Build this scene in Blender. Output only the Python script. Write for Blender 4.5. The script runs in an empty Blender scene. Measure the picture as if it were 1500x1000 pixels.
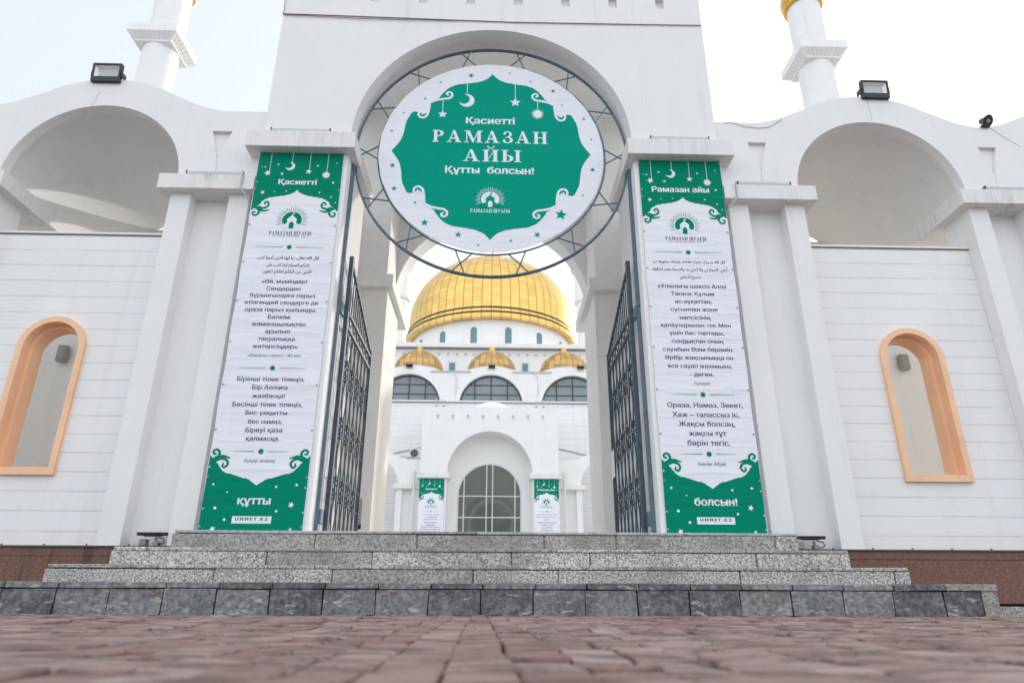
import bpy, bmesh, math, random
from math import sin, cos, pi, radians, sqrt, atan2
from mathutils import Vector, Matrix
from mathutils.geometry import tessellate_polygon

S = bpy.context.scene
COL = S.collection
random.seed(7)

# ------------------------------------------------------------------ camera, sky, sun, exposure
cam_d = bpy.data.cameras.new("camera")
cam = bpy.data.objects.new("camera", cam_d)
COL.objects.link(cam)
cam_d.sensor_width = 36.0
cam_d.lens = 23.64
cam_d.clip_start = 0.02
cam_d.clip_end = 3000.0
right = Vector((0.99956557, -0.02934013, 0.00279788))
up = Vector((-0.01319516, -0.36059971, 0.93262733))
back = Vector((-0.0263545, -0.93225909, -0.3608302))
M = Matrix((right, up, back)).transposed().to_4x4()
M.translation = Vector((0.0, 0.0, 0.10))
cam.matrix_world = M
cam_d.dof.use_dof = True
cam_d.dof.focus_distance = 7.0
cam_d.dof.aperture_fstop = 2.5
S.camera = cam

SUN_EL, SUN_DIR = radians(16.0), Vector((0.60, 0.80, 0.0)).normalized()
world = bpy.data.worlds.new("World")
S.world = world
world.use_nodes = True
wn, wl = world.node_tree.nodes, world.node_tree.links
wn.clear()
w_out = wn.new("ShaderNodeOutputWorld")
w_add = wn.new("ShaderNodeAddShader")
w_sky = wn.new("ShaderNodeTexSky")
w_sky.sky_type = 'NISHITA'
w_sky.sun_disc = False
w_sky.sun_elevation = SUN_EL
w_sky.sun_rotation = atan2(SUN_DIR.x, SUN_DIR.y)
w_sky.dust_density = 4.0
w_bg = wn.new("ShaderNodeBackground")
w_bg.inputs["Strength"].default_value = 0.05
wl.new(w_sky.outputs[0], w_bg.inputs["Color"])
# thin bright overcast veil over the clear sky
w_veil = wn.new("ShaderNodeBackground")
w_veil.inputs["Strength"].default_value = 0.80
w_tc = wn.new("ShaderNodeTexCoord")
w_noise = wn.new("ShaderNodeTexNoise")
w_noise.inputs["Scale"].default_value = 1.6
w_noise.inputs["Detail"].default_value = 4.0
w_ramp = wn.new("ShaderNodeValToRGB")
w_ramp.color_ramp.elements[0].position = 0.35
w_ramp.color_ramp.elements[0].color = (0.90, 0.95, 1.0, 1)
w_ramp.color_ramp.elements[1].position = 0.65
w_ramp.color_ramp.elements[1].color = (0.98, 0.99, 1.0, 1)
wl.new(w_tc.outputs["Generated"], w_noise.inputs["Vector"])
wl.new(w_noise.outputs["Fac"], w_ramp.inputs["Fac"])
# the veil thins towards the upper left of the square, where the sky turns bluish
w_dot = wn.new("ShaderNodeVectorMath")
w_dot.operation = 'DOT_PRODUCT'
w_dot.inputs[1].default_value = Vector((-0.74, 0.50, 0.45)).normalized()
w_thin = wn.new("ShaderNodeMapRange")
w_thin.inputs["From Min"].default_value = 0.62
w_thin.inputs["From Max"].default_value = 1.0
w_mix = wn.new("ShaderNodeMix")
w_mix.data_type = 'RGBA'
w_mix.inputs[7].default_value = (0.80, 0.86, 0.90, 1)
wl.new(w_tc.outputs["Generated"], w_dot.inputs[0])
wl.new(w_dot.outputs["Value"], w_thin.inputs["Value"])
wl.new(w_thin.outputs[0], w_mix.inputs[0])
wl.new(w_ramp.outputs["Color"], w_mix.inputs[6])
wl.new(w_mix.outputs[2], w_veil.inputs["Color"])
# sky made brighter behind the camera and dimmer ahead, to lift the facade
w_sep = wn.new("ShaderNodeSeparateXYZ")
w_str = wn.new("ShaderNodeMapRange")
w_str.inputs["From Min"].default_value = -0.35
w_str.inputs["From Max"].default_value = 0.45
w_str.inputs["To Min"].default_value = 0.90
w_str.inputs["To Max"].default_value = 0.60
wl.new(w_tc.outputs["Generated"], w_sep.inputs[0])
wl.new(w_sep.outputs[1], w_str.inputs["Value"])
wl.new(w_str.outputs[0], w_veil.inputs["Strength"])
wl.new(w_bg.outputs[0], w_add.inputs[0])
wl.new(w_veil.outputs[0], w_add.inputs[1])
wl.new(w_add.outputs[0], w_out.inputs["Surface"])

sun_d = bpy.data.lights.new("sun", 'SUN')
sun_d.energy = 1.3
sun_d.angle = radians(0.8)
sun_d.color = (1.0, 0.94, 0.86)
sun = bpy.data.objects.new("sun", sun_d)
COL.objects.link(sun)
sdir = Vector((SUN_DIR.x * cos(SUN_EL), SUN_DIR.y * cos(SUN_EL), sin(SUN_EL)))
sun.rotation_euler = sdir.to_track_quat('Z', 'Y').to_euler()
sun.location = sdir * 60

S.view_settings.view_transform = 'Standard'
S.view_settings.look = 'None'
S.view_settings.exposure = 0.63
S.view_settings.gamma = 1.0
S.render.engine = 'CYCLES'
S.cycles.use_denoising = True
S.cycles.denoising_prefilter = 'ACCURATE'
S.cycles.max_bounces = 12
S.cycles.diffuse_bounces = 9
S.cycles.sample_clamp_indirect = 6.0

# ------------------------------------------------------------------ materials
def new_mat(name):
    m = bpy.data.materials.new(name)
    m.use_nodes = True
    nt = m.node_tree
    b = nt.nodes["Principled BSDF"]
    return m, nt, b

def N(nt, typ, **kw):
    n = nt.nodes.new(typ)
    for k, v in kw.items():
        if k in n.inputs:
            n.inputs[k].default_value = v
        else:
            setattr(n, k, v)
    return n

def math_n(nt, op, a, b=None, c=None):
    n = nt.nodes.new("ShaderNodeMath")
    n.operation = op
    for i, v in enumerate((a, b, c)):
        if v is None:
            continue
        if isinstance(v, (int, float)):
            n.inputs[i].default_value = v
        else:
            nt.links.new(v, n.inputs[i])
    return n.outputs[0]

def mix_c(nt, fac, a, b, mode='MIX'):
    n = nt.nodes.new("ShaderNodeMix")
    n.data_type = 'RGBA'
    n.blend_type = mode
    for sock, v in ((n.inputs[0], fac), (n.inputs[6], a), (n.inputs[7], b)):
        if isinstance(v, (int, float)):
            sock.default_value = v
        elif isinstance(v, tuple):
            sock.default_value = v if len(v) == 4 else (*v, 1)
        else:
            nt.links.new(v, sock)
    return n.outputs[2]

def noise(nt, scale, detail=4.0, rough=0.55, stretch=None, coord="Object"):
    tc = nt.nodes.new("ShaderNodeTexCoord")
    v = tc.outputs[coord]
    if stretch:
        mp = nt.nodes.new("ShaderNodeMapping")
        mp.inputs["Scale"].default_value = stretch
        nt.links.new(v, mp.inputs["Vector"])
        v = mp.outputs[0]
    n = N(nt, "ShaderNodeTexNoise", Scale=scale, Detail=detail, Roughness=rough)
    nt.links.new(v, n.inputs["Vector"])
    return n.outputs["Fac"]

def ramp(nt, fac, stops):
    r = nt.nodes.new("ShaderNodeValToRGB")
    el = r.color_ramp.elements
    while len(el) < len(stops):
        el.new(0.5)
    for e, (p, c) in zip(el, stops):
        e.position = p
        e.color = (*c, 1) if len(c) == 3 else c
    nt.links.new(fac, r.inputs["Fac"])
    return r.outputs["Color"]

def bump(nt, b, height, strength, dist):
    n = N(nt, "ShaderNodeBump", Strength=strength, Distance=dist)
    nt.links.new(height, n.inputs["Height"])
    nt.links.new(n.outputs[0], b.inputs["Normal"])
    return n

def plain(name, col, rough=0.6, metal=0.0, var=0.06, scale=6.0, bmp=0.0, bscale=60.0, spec=0.5):
    m, nt, b = new_mat(name)
    f = noise(nt, scale, 5)
    lo = tuple(max(0, c * (1 - var)) for c in col)
    hi = tuple(min(1, c * (1 + var)) for c in col)
    nt.links.new(ramp(nt, f, [(0.3, lo), (0.7, hi)]), b.inputs["Base Color"])
    b.inputs["Roughness"].default_value = rough
    b.inputs["Metallic"].default_value = metal
    b.inputs["Specular IOR Level"].default_value = spec
    if bmp:
        bump(nt, b, noise(nt, bscale, 4), bmp, 0.01)
    return m

def plaster(name, col=(0.80, 0.80, 0.80), groove=None, streak=0.0, z0=0.0):
    m, nt, b = new_mat(name)
    f = noise(nt, 1.3, 6, 0.6)
    c = ramp(nt, f, [(0.30, tuple(x * 0.955 for x in col)), (0.62, col)])
    # faint rain streaks running down the wall
    st = noise(nt, 1.0, 5, 0.65, stretch=(7.0, 7.0, 0.35))
    c = mix_c(nt, math_n(nt, 'MULTIPLY', ramp_val(nt, st, 0.55, 0.78), 0.20 + streak * .3), c, (0.42, 0.40, 0.37))
    if streak > 0:
        st2 = noise(nt, 1.0, 6, 0.75, stretch=(15.0, 15.0, 0.9))
        pat = noise(nt, 2.6, 3, 0.6)
        k = math_n(nt, 'MULTIPLY', ramp_val(nt, st2, 0.47, 0.72), ramp_val(nt, pat, 0.42, 0.66))
        c = mix_c(nt, math_n(nt, 'MULTIPLY', k, streak * 1.6), c, (0.30, 0.27, 0.24))
    blot = noise(nt, 3.4, 7, 0.7)
    c = mix_c(nt, math_n(nt, 'MULTIPLY', ramp_val(nt, blot, 0.62, 0.76), 0.22), c, (0.50, 0.46, 0.40))
    h = noise(nt, 38.0, 6, 0.7)
    if groove:
        tc = nt.nodes.new("ShaderNodeTexCoord")
        sp = nt.nodes.new("ShaderNodeSeparateXYZ")
        nt.links.new(tc.outputs["Object"], sp.inputs[0])
        zz = math_n(nt, 'DIVIDE', math_n(nt, 'SUBTRACT', sp.outputs[2], z0), groove)
        fr = math_n(nt, 'FRACT', zz)
        d = math_n(nt, 'MINIMUM', fr, math_n(nt, 'SUBTRACT', 1.0, fr))
        line = math_n(nt, 'LESS_THAN', d, 0.022)
        # every board has a slightly different white
        wn_ = nt.nodes.new("ShaderNodeTexWhiteNoise")
        wn_.noise_dimensions = '1D'
        nt.links.new(math_n(nt, 'FLOOR', zz), wn_.inputs["W"])
        c = mix_c(nt, math_n(nt, 'MULTIPLY', wn_.outputs["Value"], 0.05), c, (0.60, 0.60, 0.62))
        brk = ramp_val(nt, noise(nt, 2.3, 4, 0.6), 0.32, 0.55)
        c = mix_c(nt, math_n(nt, 'MULTIPLY', line, math_n(nt, 'MULTIPLY_ADD', brk, 0.45, 0.15)), c, (0.33, 0.31, 0.32))
        h = math_n(nt, 'SUBTRACT', h, math_n(nt, 'MULTIPLY', line, 1.2))
    nt.links.new(c, b.inputs["Base Color"])
    b.inputs["Roughness"].default_value = 0.75
    b.inputs["Specular IOR Level"].default_value = 0.25
    bump(nt, b, h, 0.22, 0.006)
    return m

def ramp_val(nt, fac, lo, hi):
    n = nt.nodes.new("ShaderNodeMapRange")
    n.inputs["From Min"].default_value = lo
    n.inputs["From Max"].default_value = hi
    n.clamp = True
    nt.links.new(fac, n.inputs["Value"])
    return n.outputs[0]

def granite(name, stops, scale=55.0, bmp=0.6, big=0.35, stain=None, runs=False):
    m, nt, b = new_mat(name)
    f = noise(nt, scale, 3, 0.7)
    c = ramp(nt, f, stops)
    g = noise(nt, 2.2, 5, 0.65)
    c = mix_c(nt, math_n(nt, 'MULTIPLY', ramp_val(nt, g, 0.46, 0.62), big), c, (0.19, 0.18, 0.165) if not stain else (0.045, 0.048, 0.053))
    if stain:
        g2 = noise(nt, 9.0, 6, 0.7)
        c = mix_c(nt, math_n(nt, 'MULTIPLY', ramp_val(nt, g2, 0.50, 0.66), 0.55), c, (0.33, 0.335, 0.335))
    if stain:
        tc = nt.nodes.new("ShaderNodeTexCoord")
        vo = N(nt, "ShaderNodeTexVoronoi", Scale=2.4)
        nt.links.new(tc.outputs["Object"], vo.inputs["Vector"])
        s = math_n(nt, 'SUBTRACT', 1.0, ramp_val(nt, vo.outputs["Distance"], 0.04, 0.14))
        c = mix_c(nt, math_n(nt, 'MULTIPLY', s, 0.75), c, stain)
        mort = noise(nt, 5.0, 6, 0.75, stretch=(1, 1, 3.5))
        c = mix_c(nt, math_n(nt, 'MULTIPLY', ramp_val(nt, mort, 0.575, 0.63), 0.85), c, (0.46, 0.45, 0.43))
    if runs:
        # dark water runs down the slabs
        rn = noise(nt, 1.0, 3, 0.6, stretch=(9.0, 9.0, 0.45))
        pt = noise(nt, 0.55, 2, 0.5)
        k = math_n(nt, 'MULTIPLY', ramp_val(nt, rn, 0.52, 0.60), ramp_val(nt, pt, 0.42, 0.60))
        c = mix_c(nt, math_n(nt, 'MULTIPLY', k, 0.62), c, (0.045, 0.022, 0.016))
    nt.links.new(c, b.inputs["Base Color"])
    b.inputs["Roughness"].default_value = 0.7
    bump(nt, b, noise(nt, scale * 0.8, 4, 0.7), bmp, 0.02)
    return m

MT = {}
MT['white'] = plaster("white_plaster", (0.81, 0.81, 0.81))
MT['inner'] = plaster("inner_plaster", (0.81, 0.812, 0.805))
MT['board'] = plaster("white_boarded_wall", (0.82, 0.82, 0.825), groove=0.206, z0=4.07 - 20 * 0.206)
MT['far_board'] = plaster("white_boarded_far_wall", (0.82, 0.82, 0.825), groove=0.30)
MT['cornice'] = plaster("stained_cornice_plaster", (0.78, 0.775, 0.765), streak=0.48)
MT['granite'] = granite("bush_hammered_granite", [(0.33, (0.05, 0.055, 0.063)), (0.42, (0.26, 0.26, 0.255)), (0.52, (0.56, 0.545, 0.505)), (0.64, (0.86, 0.83, 0.76))], 60.0, 0.9, 0.42)
MT['granite_b'] = granite("worn_granite", [(0.32, (0.09, 0.09, 0.092)), (0.46, (0.30, 0.295, 0.28)), (0.64, (0.56, 0.545, 0.51))], 56.0, 0.7, 0.55)
MT['tread'] = granite("granite_tread", [(0.35, (0.28, 0.28, 0.27)), (0.65, (0.58, 0.57, 0.55))], 40.0, 0.5, 0.3)
kst = (0.085, 0.050, 0.022)
MT['kerb'] = granite("grey_kerb_stone", [(0.30, (0.085, 0.092, 0.102)), (0.52, (0.19, 0.20, 0.21)), (0.72, (0.33, 0.335, 0.335))], 30.0, 0.5, 0.45, kst)
MT['kerb_dark'] = granite("dark_kerb_stone", [(0.30, (0.045, 0.049, 0.056)), (0.52, (0.105, 0.111, 0.12)), (0.72, (0.20, 0.205, 0.21))], 30.0, 0.5, 0.45, kst)
MT['kerb_light'] = granite("pale_kerb_stone", [(0.30, (0.10, 0.105, 0.11)), (0.52, (0.20, 0.205, 0.205)), (0.72, (0.38, 0.38, 0.37))], 30.0, 0.6, 0.4, kst)
MT['plinth'] = granite("brown_granite_plinth", [(0.35, (0.105, 0.050, 0.036)), (0.55, (0.185, 0.090, 0.064)), (0.72, (0.27, 0.145, 0.105))], 70.0, 0.08, 0.0, None, True)
MT['steel'] = plain("blue_grey_steel", (0.105, 0.165, 0.220), 0.55, 0.1, 0.18, 9.0, 0.1)
MT['steel_dark'] = plain("dark_wrought_iron", (0.055, 0.085, 0.115), 0.6, 0.1, 0.3, 12.0, 0.15)
MT['orange'] = plain("apricot_window_paint", (0.86, 0.53, 0.33), 0.55, 0.0, 0.06, 3.0, 0.06)
MT['black'] = plain("black_plastic", (0.012, 0.012, 0.014), 0.4)
MT['grey'] = plain("grey_plastic", (0.30, 0.30, 0.29), 0.5)
MT['grey_dark'] = plain("dark_grey_metal", (0.07, 0.07, 0.075), 0.5)
MT['alu'] = plain("aluminium_profile", (0.42, 0.43, 0.45), 0.35, 0.6)
MT['lens'] = plain("lamp_glass", (0.46, 0.52, 0.55), 0.15, 0.0)
MT['reflector'] = plain("lamp_reflector", (0.80, 0.80, 0.78), 0.4, 0.2)
MT['mullion'] = plain("dark_brown_mullion", (0.055, 0.040, 0.042), 0.4)
MT['mull_white'] = plain("white_window_frame", (0.68, 0.68, 0.67), 0.45)
MT['shade_line'] = plain("shade_line_grey", (0.22, 0.22, 0.24), 0.5, 0.3)  # dark grey that paints in shade lines under the mosque ledge and slab
MT['wire'] = plain("dark_cable", (0.06, 0.055, 0.06), 0.6)
MT['rose_pipe'] = plain("brown_conduit", (0.22, 0.14, 0.13), 0.6)
MT['paper'] = plain("white_paper", (0.78, 0.78, 0.77), 0.8)
MT['grass'] = plain("green_grass", (0.10, 0.17, 0.05), 0.7)
MT['court'] = plain("courtyard_paving", (0.54, 0.53, 0.51), 0.85, 0, 0.12, 1.2)
MT['ground'] = plain("distant_ground", (0.28, 0.26, 0.25), 0.9, 0, 0.15, 0.3)
MT['gap'] = plain("joint_dirt", (0.030, 0.024, 0.021), 0.95)

def glass_mat(name, col, rough=0.04):
    m, nt, b = new_mat(name)
    f = noise(nt, 0.6, 3)
    nt.links.new(ramp(nt, f, [(0.3, tuple(c * 0.8 for c in col)), (0.7, col)]), b.inputs["Base Color"])
    b.inputs["Roughness"].default_value = rough
    b.inputs["Specular IOR Level"].default_value = 0.7
    b.inputs["IOR"].default_value = 1.5
    bump(nt, b, noise(nt, 0.7, 2), 0.05, 0.05)
    return m
MT['glass'] = glass_mat("grey_blue_window_glass", (0.20, 0.26, 0.29))
MT['glass_dark'] = glass_mat("dark_entrance_glass", (0.10, 0.115, 0.105))
MT['teal'] = glass_mat("teal_drum_glass", (0.10, 0.24, 0.27), 0.25)

def fabric(name, col, rough=0.62, crease=0.45):
    m, nt, b = new_mat(name)
    f = noise(nt, 1.5, 3)
    nt.links.new(ramp(nt, f, [(0.3, tuple(c * 0.97 for c in col)), (0.7, col)]), b.inputs["Base Color"])
    b.inputs["Roughness"].default_value = rough
    b.inputs["Specular IOR Level"].default_value = 0.05
    # vinyl creases: packing folds and soft sagging waves
    a1 = noise(nt, 1.0, 2, 0.5, stretch=(0.9, 1.0, 5.5))
    a2 = noise(nt, 1.0, 4, 0.6, stretch=(2.2, 1.0, 2.6))
    tc = nt.nodes.new("ShaderNodeTexCoord")
    sp = nt.nodes.new("ShaderNodeSeparateXYZ")
    nt.links.new(tc.outputs["Object"], sp.inputs[0])
    wob = math_n(nt, 'MULTIPLY', math_n(nt, 'SUBTRACT', a2, 0.5), 0.16)
    fz = math_n(nt, 'FRACT', math_n(nt, 'DIVIDE', math_n(nt, 'ADD', sp.outputs[2], wob), 0.31))
    cz = math_n(nt, 'POWER', math_n(nt, 'ABSOLUTE', math_n(nt, 'MULTIPLY_ADD', fz, 2.0, -1.0)), 14.0)
    fx = math_n(nt, 'FRACT', math_n(nt, 'DIVIDE', math_n(nt, 'ADD', sp.outputs[0], math_n(nt, 'MULTIPLY', wob, 0.3)), 0.35))
    cx = math_n(nt, 'POWER', math_n(nt, 'ABSOLUTE', math_n(nt, 'MULTIPLY_ADD', fx, 2.0, -1.0)), 18.0)
    h = math_n(nt, 'ADD', math_n(nt, 'MULTIPLY', a1, 1.6), math_n(nt, 'ADD', math_n(nt, 'MULTIPLY', cz, 0.22), math_n(nt, 'MULTIPLY', cx, 0.16)))
    h = math_n(nt, 'ADD', h, math_n(nt, 'MULTIPLY', a2, 0.8))
    bump(nt, b, h, crease, 0.03)
    return m
MT['f_white'] = fabric("white_banner_vinyl", (0.80, 0.81, 0.88))
MT['f_green'] = fabric("green_banner_vinyl", (0.0, 0.225, 0.137))
MT['d_green'] = fabric("teal_green_sign_vinyl", (0.0, 0.305, 0.212), 0.62, 0.25)
MT['d_white'] = fabric("white_sign_vinyl", (0.80, 0.81, 0.88), 0.62, 0.25)
MT['ink'] = fabric("dark_violet_ink", (0.070, 0.055, 0.150))
MT['ink_light'] = fabric("soft_violet_ink", (0.16, 0.145, 0.26))

def gold(name, col, line, nseg, row, lw=0.05, rough=0.33, metal=0.75, var=0.35):
    m, nt, b = new_mat(name)
    tc = nt.nodes.new("ShaderNodeTexCoord")
    sp = nt.nodes.new("ShaderNodeSeparateXYZ")
    nt.links.new(tc.outputs["Object"], sp.inputs[0])
    a = math_n(nt, 'MULTIPLY', math_n(nt, 'ARCTAN2', sp.outputs[1], sp.outputs[0]), nseg / (2 * pi))
    z = math_n(nt, 'DIVIDE', sp.outputs[2], row)
    fa, fz = math_n(nt, 'FRACT', a), math_n(nt, 'FRACT', z)
    da = math_n(nt, 'MINIMUM', fa, math_n(nt, 'SUBTRACT', 1.0, fa))
    dz = math_n(nt, 'MINIMUM', fz, math_n(nt, 'SUBTRACT', 1.0, fz))
    wn_ = nt.nodes.new("ShaderNodeTexWhiteNoise")
    wn_.noise_dimensions = '2D'
    cb = nt.nodes.new("ShaderNodeCombineXYZ")
    nt.links.new(math_n(nt, 'FLOOR', a), cb.inputs[0])
    nt.links.new(math_n(nt, 'FLOOR', z), cb.inputs[1])
    nt.links.new(cb.outputs[0], wn_.inputs["Vector"])
    lo = tuple(c * (1 - var) for c in col)
    c = mix_c(nt, wn_.outputs["Value"], lo, col)
    blot = noise(nt, 1.1, 4)
    c = mix_c(nt, math_n(nt, 'MULTIPLY', ramp_val(nt, blot, 0.45, 0.75), 0.35), c, tuple(x * 0.7 for x in col))
    la = math_n(nt, 'LESS_THAN', da, lw)
    lz = math_n(nt, 'LESS_THAN', dz, lw * 0.9)
    c = mix_c(nt, math_n(nt, 'MULTIPLY', lz, 0.30), c, line)
    c = mix_c(nt, math_n(nt, 'MULTIPLY', la, 0.80), c, line)
    nt.links.new(c, b.inputs["Base Color"])
    b.inputs["Metallic"].default_value = metal
    rr = math_n(nt, 'MULTIPLY_ADD', wn_.outputs["Value"], 0.14, rough)
    nt.links.new(rr, b.inputs["Roughness"])
    h = math_n(nt, 'SUBTRACT', math_n(nt, 'MULTIPLY', wn_.outputs["Value"], 0.4), math_n(nt, 'MAXIMUM', la, lz))
    bump(nt, b, h, 0.35, 0.03)
    return m
MT['gold_big'] = gold("gold_dome_sheets", (0.93, 0.63, 0.20), (0.46, 0.20, 0.03), 60, 0.36, 0.055, 0.30, 0.80, 0.22)
MT['gold_small'] = gold("weathered_gold_sheets", (0.72, 0.46, 0.16), (0.28, 0.18, 0.13), 24, 0.30, 0.075, 0.42, 0.65, 0.50)
MT['gold'] = plain("plain_gold", (0.72, 0.42, 0.10), 0.30, 0.85, 0.12, 4.0)

def paver_mat():
    m, nt, b = new_mat("reddish_concrete_pavers")
    g = nt.nodes.new("ShaderNodeAttribute")
    g.attribute_name = "tone"
    c = ramp(nt, g.outputs["Fac"], [(0.0, (0.225, 0.112, 0.094)), (0.5, (0.320, 0.205, 0.182)), (1.0, (0.395, 0.290, 0.264))])
    d = noise(nt, 3.6, 6, 0.72, stretch=(1.0, 2.2, 1.0))
    c = mix_c(nt, math_n(nt, 'MULTIPLY', ramp_val(nt, d, 0.45, 0.57), 0.78), c, (0.070, 0.030, 0.024))
    f = noise(nt, 120.0, 3, 0.7)
    c = mix_c(nt, math_n(nt, 'MULTIPLY', ramp_val(nt, f, 0.35, 0.65), 0.35), c, (0.33, 0.28, 0.27))
    nt.links.new(c, b.inputs["Base Color"])
    b.inputs["Roughness"].default_value = 0.8
    bump(nt, b, noise(nt, 150.0, 4, 0.7), 0.5, 0.004)
    return m
MT['paver'] = paver_mat()

# ------------------------------------------------------------------ mesh helpers (world coordinates in, local mesh out)
class MB:
    def __init__(self):
        self.v, self.f, self.m = [], [], []
        self.tone = None

    def add(self, vs, fs, mi=0):
        o = len(self.v)
        self.v.extend(vs)
        self.f.extend([tuple(i + o for i in f) for f in fs])
        self.m.extend([mi] * len(fs))

    def box(self, x0, x1, y0, y1, z0, z1, mi=0):
        if x0 > x1: x0, x1 = x1, x0
        if y0 > y1: y0, y1 = y1, y0
        if z0 > z1: z0, z1 = z1, z0
        vs = [(x, y, z) for z in (z0, z1) for y in (y0, y1) for x in (x0, x1)]
        self.add(vs, [(0, 2, 3, 1), (4, 5, 7, 6), (0, 1, 5, 4), (2, 6, 7, 3), (0, 4, 6, 2), (1, 3, 7, 5)], mi)

    def prism(self, outer, d0, d1, holes=(), axis='y', mi=0, caps=True):
        """outer/holes: 2-D loops; axis y: (x,z) extruded in y; axis z: (x,y) extruded in z; axis x: (y,z) in x"""
        def P(p, d):
            if axis == 'y': return (p[0], d, p[1])
            if axis == 'z': return (p[0], p[1], d)
            return (d, p[0], p[1])
        loops = [list(outer)] + [list(h) for h in holes]
        flat = [p for l in loops for p in l]
        n = len(flat)
        vs = [P(p, d0) for p in flat] + [P(p, d1) for p in flat]
        fs = []
        if caps:
            tris = tessellate_polygon([[Vector((p[0], p[1], 0)) for p in l] for l in loops])
            for t in tris:
                fs.append(tuple(t))
                fs.append(tuple(i + n for i in reversed(t)))
        k = 0
        for l in loops:
            c = len(l)
            for i in range(c):
                a, b = k + i, k + (i + 1) % c
                fs.append((a, b, b + n, a + n))
            k += c
        self.add(vs, fs, mi)

    def tube(self, pts, r, n=8, closed=False, mi=0, caps=True):
        pts = [Vector(p) for p in pts]
        rings = []
        c = len(pts)
        for i, p in enumerate(pts):
            if closed:
                d = (pts[(i + 1) % c] - pts[i - 1])
            else:
                d = pts[min(i + 1, c - 1)] - pts[max(i - 1, 0)]
            d.normalize()
            ref = Vector((0, 0, 1)) if abs(d.z) < 0.9 else Vector((0, 1, 0))
            if closed: ref = Vector((0, 1, 0))
            u = d.cross(ref).normalized()
            w = d.cross(u).normalized()
            rr = r[i] if isinstance(r, (list, tuple)) else r
            rings.append([tuple(p + (u * cos(2 * pi * k / n) + w * sin(2 * pi * k / n)) * rr) for k in range(n)])
        vs = [q for ring in rings for q in ring]
        fs = []
        m = c if closed else c - 1
        for i in range(m):
            for k in range(n):
                a, b = i * n + k, i * n + (k + 1) % n
                j = ((i + 1) % c) * n
                fs.append((a, b, j + (k + 1) % n, j + k))
        if caps and not closed:
            fs.append(tuple(range(n)))
            fs.append(tuple(reversed(range((c - 1) * n, c * n))))
        self.add(vs, fs, mi)

    def lathe(self, prof, cx, cy, seg=48, mi=0, a0=0.0, a1=2 * pi):
        full = abs(a1 - a0 - 2 * pi) < 1e-6
        m = seg if full else seg + 1
        vs, fs = [], []
        for r, z in prof:
            for k in range(m):
                a = a0 + (a1 - a0) * k / seg
                vs.append((cx + r * cos(a), cy + r * sin(a), z))
        for i in range(len(prof) - 1):
            for k in range(seg):
                a, b = i * m + k, i * m + (k + 1) % m
                fs.append((a, b, b + m, a + m))
        self.add(vs, fs, mi)

    def build(self, name, mats, parent=None, smooth=False, bevel=0.0, bseg=2, origin=None):
        if not isinstance(mats, (list, tuple)):
            mats = [mats]
        off = Vector((0, 0, 0))
        p = parent
        while p is not None:
            off += p.location
            p = p.parent
        if parent is None and origin is not None:
            off = Vector(origin)
        me = bpy.data.meshes.new(name)
        me.from_pydata([(x - off.x, y - off.y, z - off.z) for x, y, z in self.v], [], self.f)
        for m in mats:
            me.materials.append(m)
        me.polygons.foreach_set("material_index", self.m)
        if self.tone is not None:
            at = me.attributes.new("tone", 'FLOAT', 'FACE')
            at.data.foreach_set("value", self.tone)
        bm = bmesh.new()
        bm.from_mesh(me)
        bmesh.ops.recalc_face_normals(bm, faces=bm.faces)
        bm.to_mesh(me)
        bm.free()
        if smooth:
            me.shade_smooth()
            me.set_sharp_from_angle(angle=radians(32))
        o = bpy.data.objects.new(name, me)
        COL.objects.link(o)
        if parent is not None:
            o.parent = parent
        elif origin is not None:
            o.location = origin
        if bevel:
            b = o.modifiers.new("bevel", 'BEVEL')
            b.width = bevel
            b.segments = bseg
            b.limit_method = 'ANGLE'
            b.angle_limit = radians(40)
        return o

def thing(name, label, cat, loc, group=None):
    o = bpy.data.objects.new(name, None)
    o.empty_display_size = 0.2
    COL.objects.link(o)
    o.location = loc
    o["label"], o["category"] = label, cat
    if group:
        o["group"] = group
    return o

def tag(o, label, cat, group=None):
    o["label"], o["category"] = label, cat
    if group:
        o["group"] = group
    return o

def struct(o, kind="structure"):
    o["kind"] = kind
    return o

def copy_tree(o, loc, label):
    def cp(src, parent):
        c = src.copy()
        COL.objects.link(c)
        if parent is not None:
            c.parent = parent
        for ch in src.children:
            cp(ch, c)
        return c
    r = cp(o, None)
    r.location = loc
    r["label"] = label
    return r

def arc(cx, cz, r, a0, a1, n, rz=None):
    rz = rz or r
    return [(cx + r * cos(a0 + (a1 - a0) * i / n), cz + rz * sin(a0 + (a1 - a0) * i / n)) for i in range(n + 1)]

# ------------------------------------------------------------------ flat artwork: nonzero fill of 2-D outlines
def area(p):
    return sum(p[i][0] * p[(i + 1) % len(p)][1] - p[(i + 1) % len(p)][0] * p[i][1] for i in range(len(p)))

def ccw(p):
    return list(p) if area(p) >= 0 else list(reversed(p))

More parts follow.
